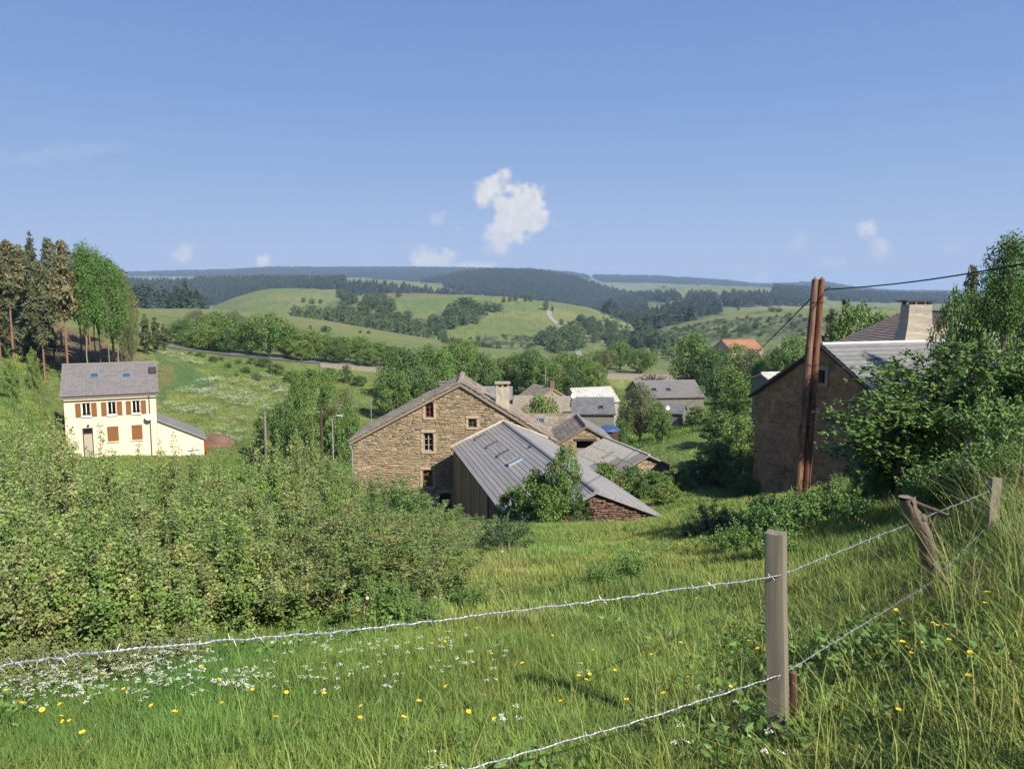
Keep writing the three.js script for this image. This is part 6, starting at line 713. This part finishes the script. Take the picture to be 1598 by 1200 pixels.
// broad-leaved weeds between the blades
function weed(seed, n, r, h, l) { const rng = rngOf(seed), L = new Leaves(); for (let i = 0; i < n; i++) { const a = rng() * 6.28, q = r * Math.sqrt(rng()), ln = l * (0.6 + rng() * 0.7); L.random(rng, Math.cos(a) * q, h * (0.2 + rng() * 0.8), Math.sin(a) * q, ln, ln * 0.6, vary(rng, [0.12, 0.21, 0.042], 0.3), 1.0); } return L.build(); }
scatterStuff('meadow_weeds', 'patches of small leafy weeds between the meadow grass', 'weeds', weed(3, 34, 0.16, 0.16, 0.042), 311, 9000, r => { const [x, z, px, d] = inWedge(r, 3, 24); const n = fbm(x * 0.55 + 3, z * 0.55, 4, 211); return r() < sstep(0.52, 0.66, n) * (d < 8 ? 0.9 : 0.6) ? [x, z, 0.7 + r() * 0.8, 0.7 + r() * 0.9, null] : null; }, leafMat);
// dry brown grass patches
scatterStuff('dry_grass', 'brownish dry grass and dock stalks in the meadow', 'dry grass', tuft(6, 9, 0.34, 0.008, 0.09, [DRY, [0.26, 0.17, 0.1], GB], 0.3), 306, 2600, r => { const [x, z, px, d] = inWedge(r, 7, 18); const [qx, qy] = project(x, groundY(x, z), z); return inPoly([640, 860, 800, 850, 860, 900, 820, 960, 700, 950, 620, 920], qx, qy) || (fbm(x * 0.5, z * 0.5, 3, 207) > 0.62 && r() < 0.25) ? [x, z, 1, 0.6 + r() * 0.5, [1, 1, 1]] : null; });
scatterStuff('tall_grass', 'tall straw-coloured seeding grass on the right bank', 'tall grass', tuft(7, 8, 0.6, 0.006, 0.12, [[0.3, 0.27, 0.12], GB, GA], 0.8), 307, 700, r => { const [x, z, px, d] = inWedge(r, 4.2, 9.5, 1380, 1750); const [qx, qy] = project(x, groundY(x, z), z); return qx > 1500 - (qy - 900) * 0.25 && r() < 0.4 ? [x, z, 1, 0.6 + r() * 0.6, [1, 1, 1]] : null; });
// white umbels: the drift in the lower left and the ones on the slope behind the cream house
function umbel(seed, h, heads, hr, size) { const rng = rngOf(seed), p = [], c = []; const tri = (a, b, d, col) => { p.push(...a, ...b, ...d); for (let i = 0; i < 3; i++) c.push(...col); }; for (let s = 0; s < heads; s++) { const ax = (rng() - 0.5) * hr * 4, az = (rng() - 0.5) * hr * 4, H = h * (0.75 + rng() * 0.4), wv = size * 0.12; tri([ax * 0.5 - wv, 0, az * 0.5], [ax * 0.5 + wv, 0, az * 0.5], [ax, H, az], [0.12, 0.18, 0.05]); for (let k = 0; k < 9; k++) { const x = ax + (rng() - 0.5) * hr, z = az + (rng() - 0.5) * hr, y = H + (rng() - 0.5) * hr * 0.3, q = size * (0.6 + rng() * 0.6), e = rng() * 6, w = [0.6, 0.6, 0.46]; const f = i => [x + Math.cos(e + i * 2.1) * q, y + (rng() - 0.5) * q * 0.8, z + Math.sin(e + i * 2.1) * q]; tri(f(0), f(1), f(2), w); } } const g = new THREE.BufferGeometry(); g.setAttribute('position', new THREE.Float32BufferAttribute(p, 3)); g.setAttribute('color', new THREE.Float32BufferAttribute(c, 3)); g.computeVertexNormals(); return g; }
const petalMat = new THREE.MeshStandardMaterial({ vertexColors: true, roughness: 0.9, side: THREE.DoubleSide });
scatterStuff('white_flowers', 'drift of small white umbel flowers in the near grass', 'flowers', umbel(1, 0.24, 3, 0.035, 0.0075), 308, 9000, r => { const [x, z] = inWedge(r, 3.2, 8, -150, 1300); const [qx, qy] = project(x, groundY(x, z), z), a = fbm(x * 1.1, z * 1.1, 3, 208); const w = inPoly([-150, 1035, 200, 1030, 430, 1060, 520, 1100, 300, 1120, 120, 1130, -150, 1140], qx, qy) ? 0.24 : inPoly([420, 1030, 780, 1030, 800, 1100, 460, 1130], qx, qy) ? 0.06 : 0.003; return r() < w * sstep(0.35, 0.6, a) * 1.5 ? [x, z, 1, 0.7 + r() * 0.5, null] : null; }, petalMat);
scatterStuff('white_flowers', 'white umbel flowers on the slope behind the cream house', 'flowers', umbel(2, 0.7, 4, 0.4, 0.05), 309, 20000, r => { const [x, z, px, d] = inWedge(r, 72, 130, 200, 620); const [qx, qy] = project(x, groundY(x, z), z), a = fbm(x * 0.13, z * 0.2, 4, 209); const inS = inPoly([250, 625, 330, 590, 420, 590, 470, 620, 560, 640, 470, 700, 250, 690], qx, qy) || inPoly([232, 540, 300, 562, 370, 598, 350, 602, 290, 572, 232, 550], qx, qy); return inS && r() < sstep(0.36, 0.75, a) * 0.33 ? [x, z, 1, 0.8 + r() * 0.4, null] : null; }, petalMat);
// buttercups: one by one
{
  const pet = []; for (let k = 0; k < 5; k++) { const s = new THREE.Shape(); s.moveTo(0, 0); s.quadraticCurveTo(0.011, 0.006, 0.007, 0.016); s.quadraticCurveTo(0, 0.019, -0.007, 0.016); s.quadraticCurveTo(-0.011, 0.006, 0, 0); const g = new THREE.ShapeGeometry(s, 3); g.rotateX(-1.1); g.rotateY(k * 1.2566); pet.push(g); }
  const flower = mergeGeometries(pet), stem = tube([V(0, 0, 0), V(0.012, 0.5, 0.006), V(0, 1, 0)], 0.0016, 0.0012, 4), eye = new THREE.SphereGeometry(0.004, 6, 4).translate(0, 0.005, 0), ym = new THREE.MeshStandardMaterial({ color: lin(0.8, 0.5, 0.015), roughness: 0.4, side: THREE.DoubleSide }), sm = std(0.12, 0.19, 0.04), em = std(0.5, 0.42, 0.02), rng = rngOf(777);
  const spots = [[100, 1100], [55, 1124], [38, 1138], [18, 1134], [112, 1157], [120, 1172], [105, 1188], [115, 1197], [140, 1192], [270, 1196], [320, 1094], [345, 1102], [216, 1090], [508, 1160], [572, 1143], [655, 1160], [632, 1192], [740, 1190], [768, 1192], [823, 1090], [875, 1142], [763, 1088], [770, 1120], [1006, 1075], [1020, 1068], [1050, 1060], [1078, 1115], [1138, 1122], [1042, 1158], [980, 1182], [935, 1080], [952, 1078], [910, 1100], [916, 1098], [860, 1038], [905, 1110], [1185, 1045], [1162, 1040], [930, 880], [944, 878], [925, 888], [950, 884], [912, 892], [960, 892], [1090, 970], [1385, 1013], [1410, 1065], [1438, 1070], [1454, 1048], [1480, 1070], [1418, 1087], [1402, 1072], [1460, 1042], [1428, 1058], [1537, 1010], [1548, 1002], [1595, 905], [1594, 960], [1388, 1195], [1470, 1025], [1500, 1120], [1520, 1086], [690, 1060], [455, 1130], [700, 1130], [560, 1180], [430, 1185], [30, 1165], [75, 1178], [190, 1150], [250, 1165], [165, 1110], [350, 1150], [395, 1120]];
  for (const [px, py] of spots) { const g = cast(px, py + 18, 1.5, 30); if (!g) continue; const h = clamp(0.24 + rng() * 0.12, 0.2, 0.4), big = 0.6 + rng() * 0.45, t = thing('buttercup', 'yellow buttercup standing in the meadow grass', 'flower', 'buttercups in the meadow'); t.position.copy(g); t.rotation.set((rng() - 0.5) * 0.3, rng() * 6, (rng() - 0.5) * 0.3); part(t, 'stem', stem, sm).scale.set(1, h, 1); const f = part(t, 'petals', flower, ym); f.position.y = h; f.scale.setScalar(big); f.rotation.x = (rng() - 0.3) * 0.8; part(f, 'flower_centre', eye, em); }
}
camera.updateMatrixWorld();
renderer.render(scene, camera);
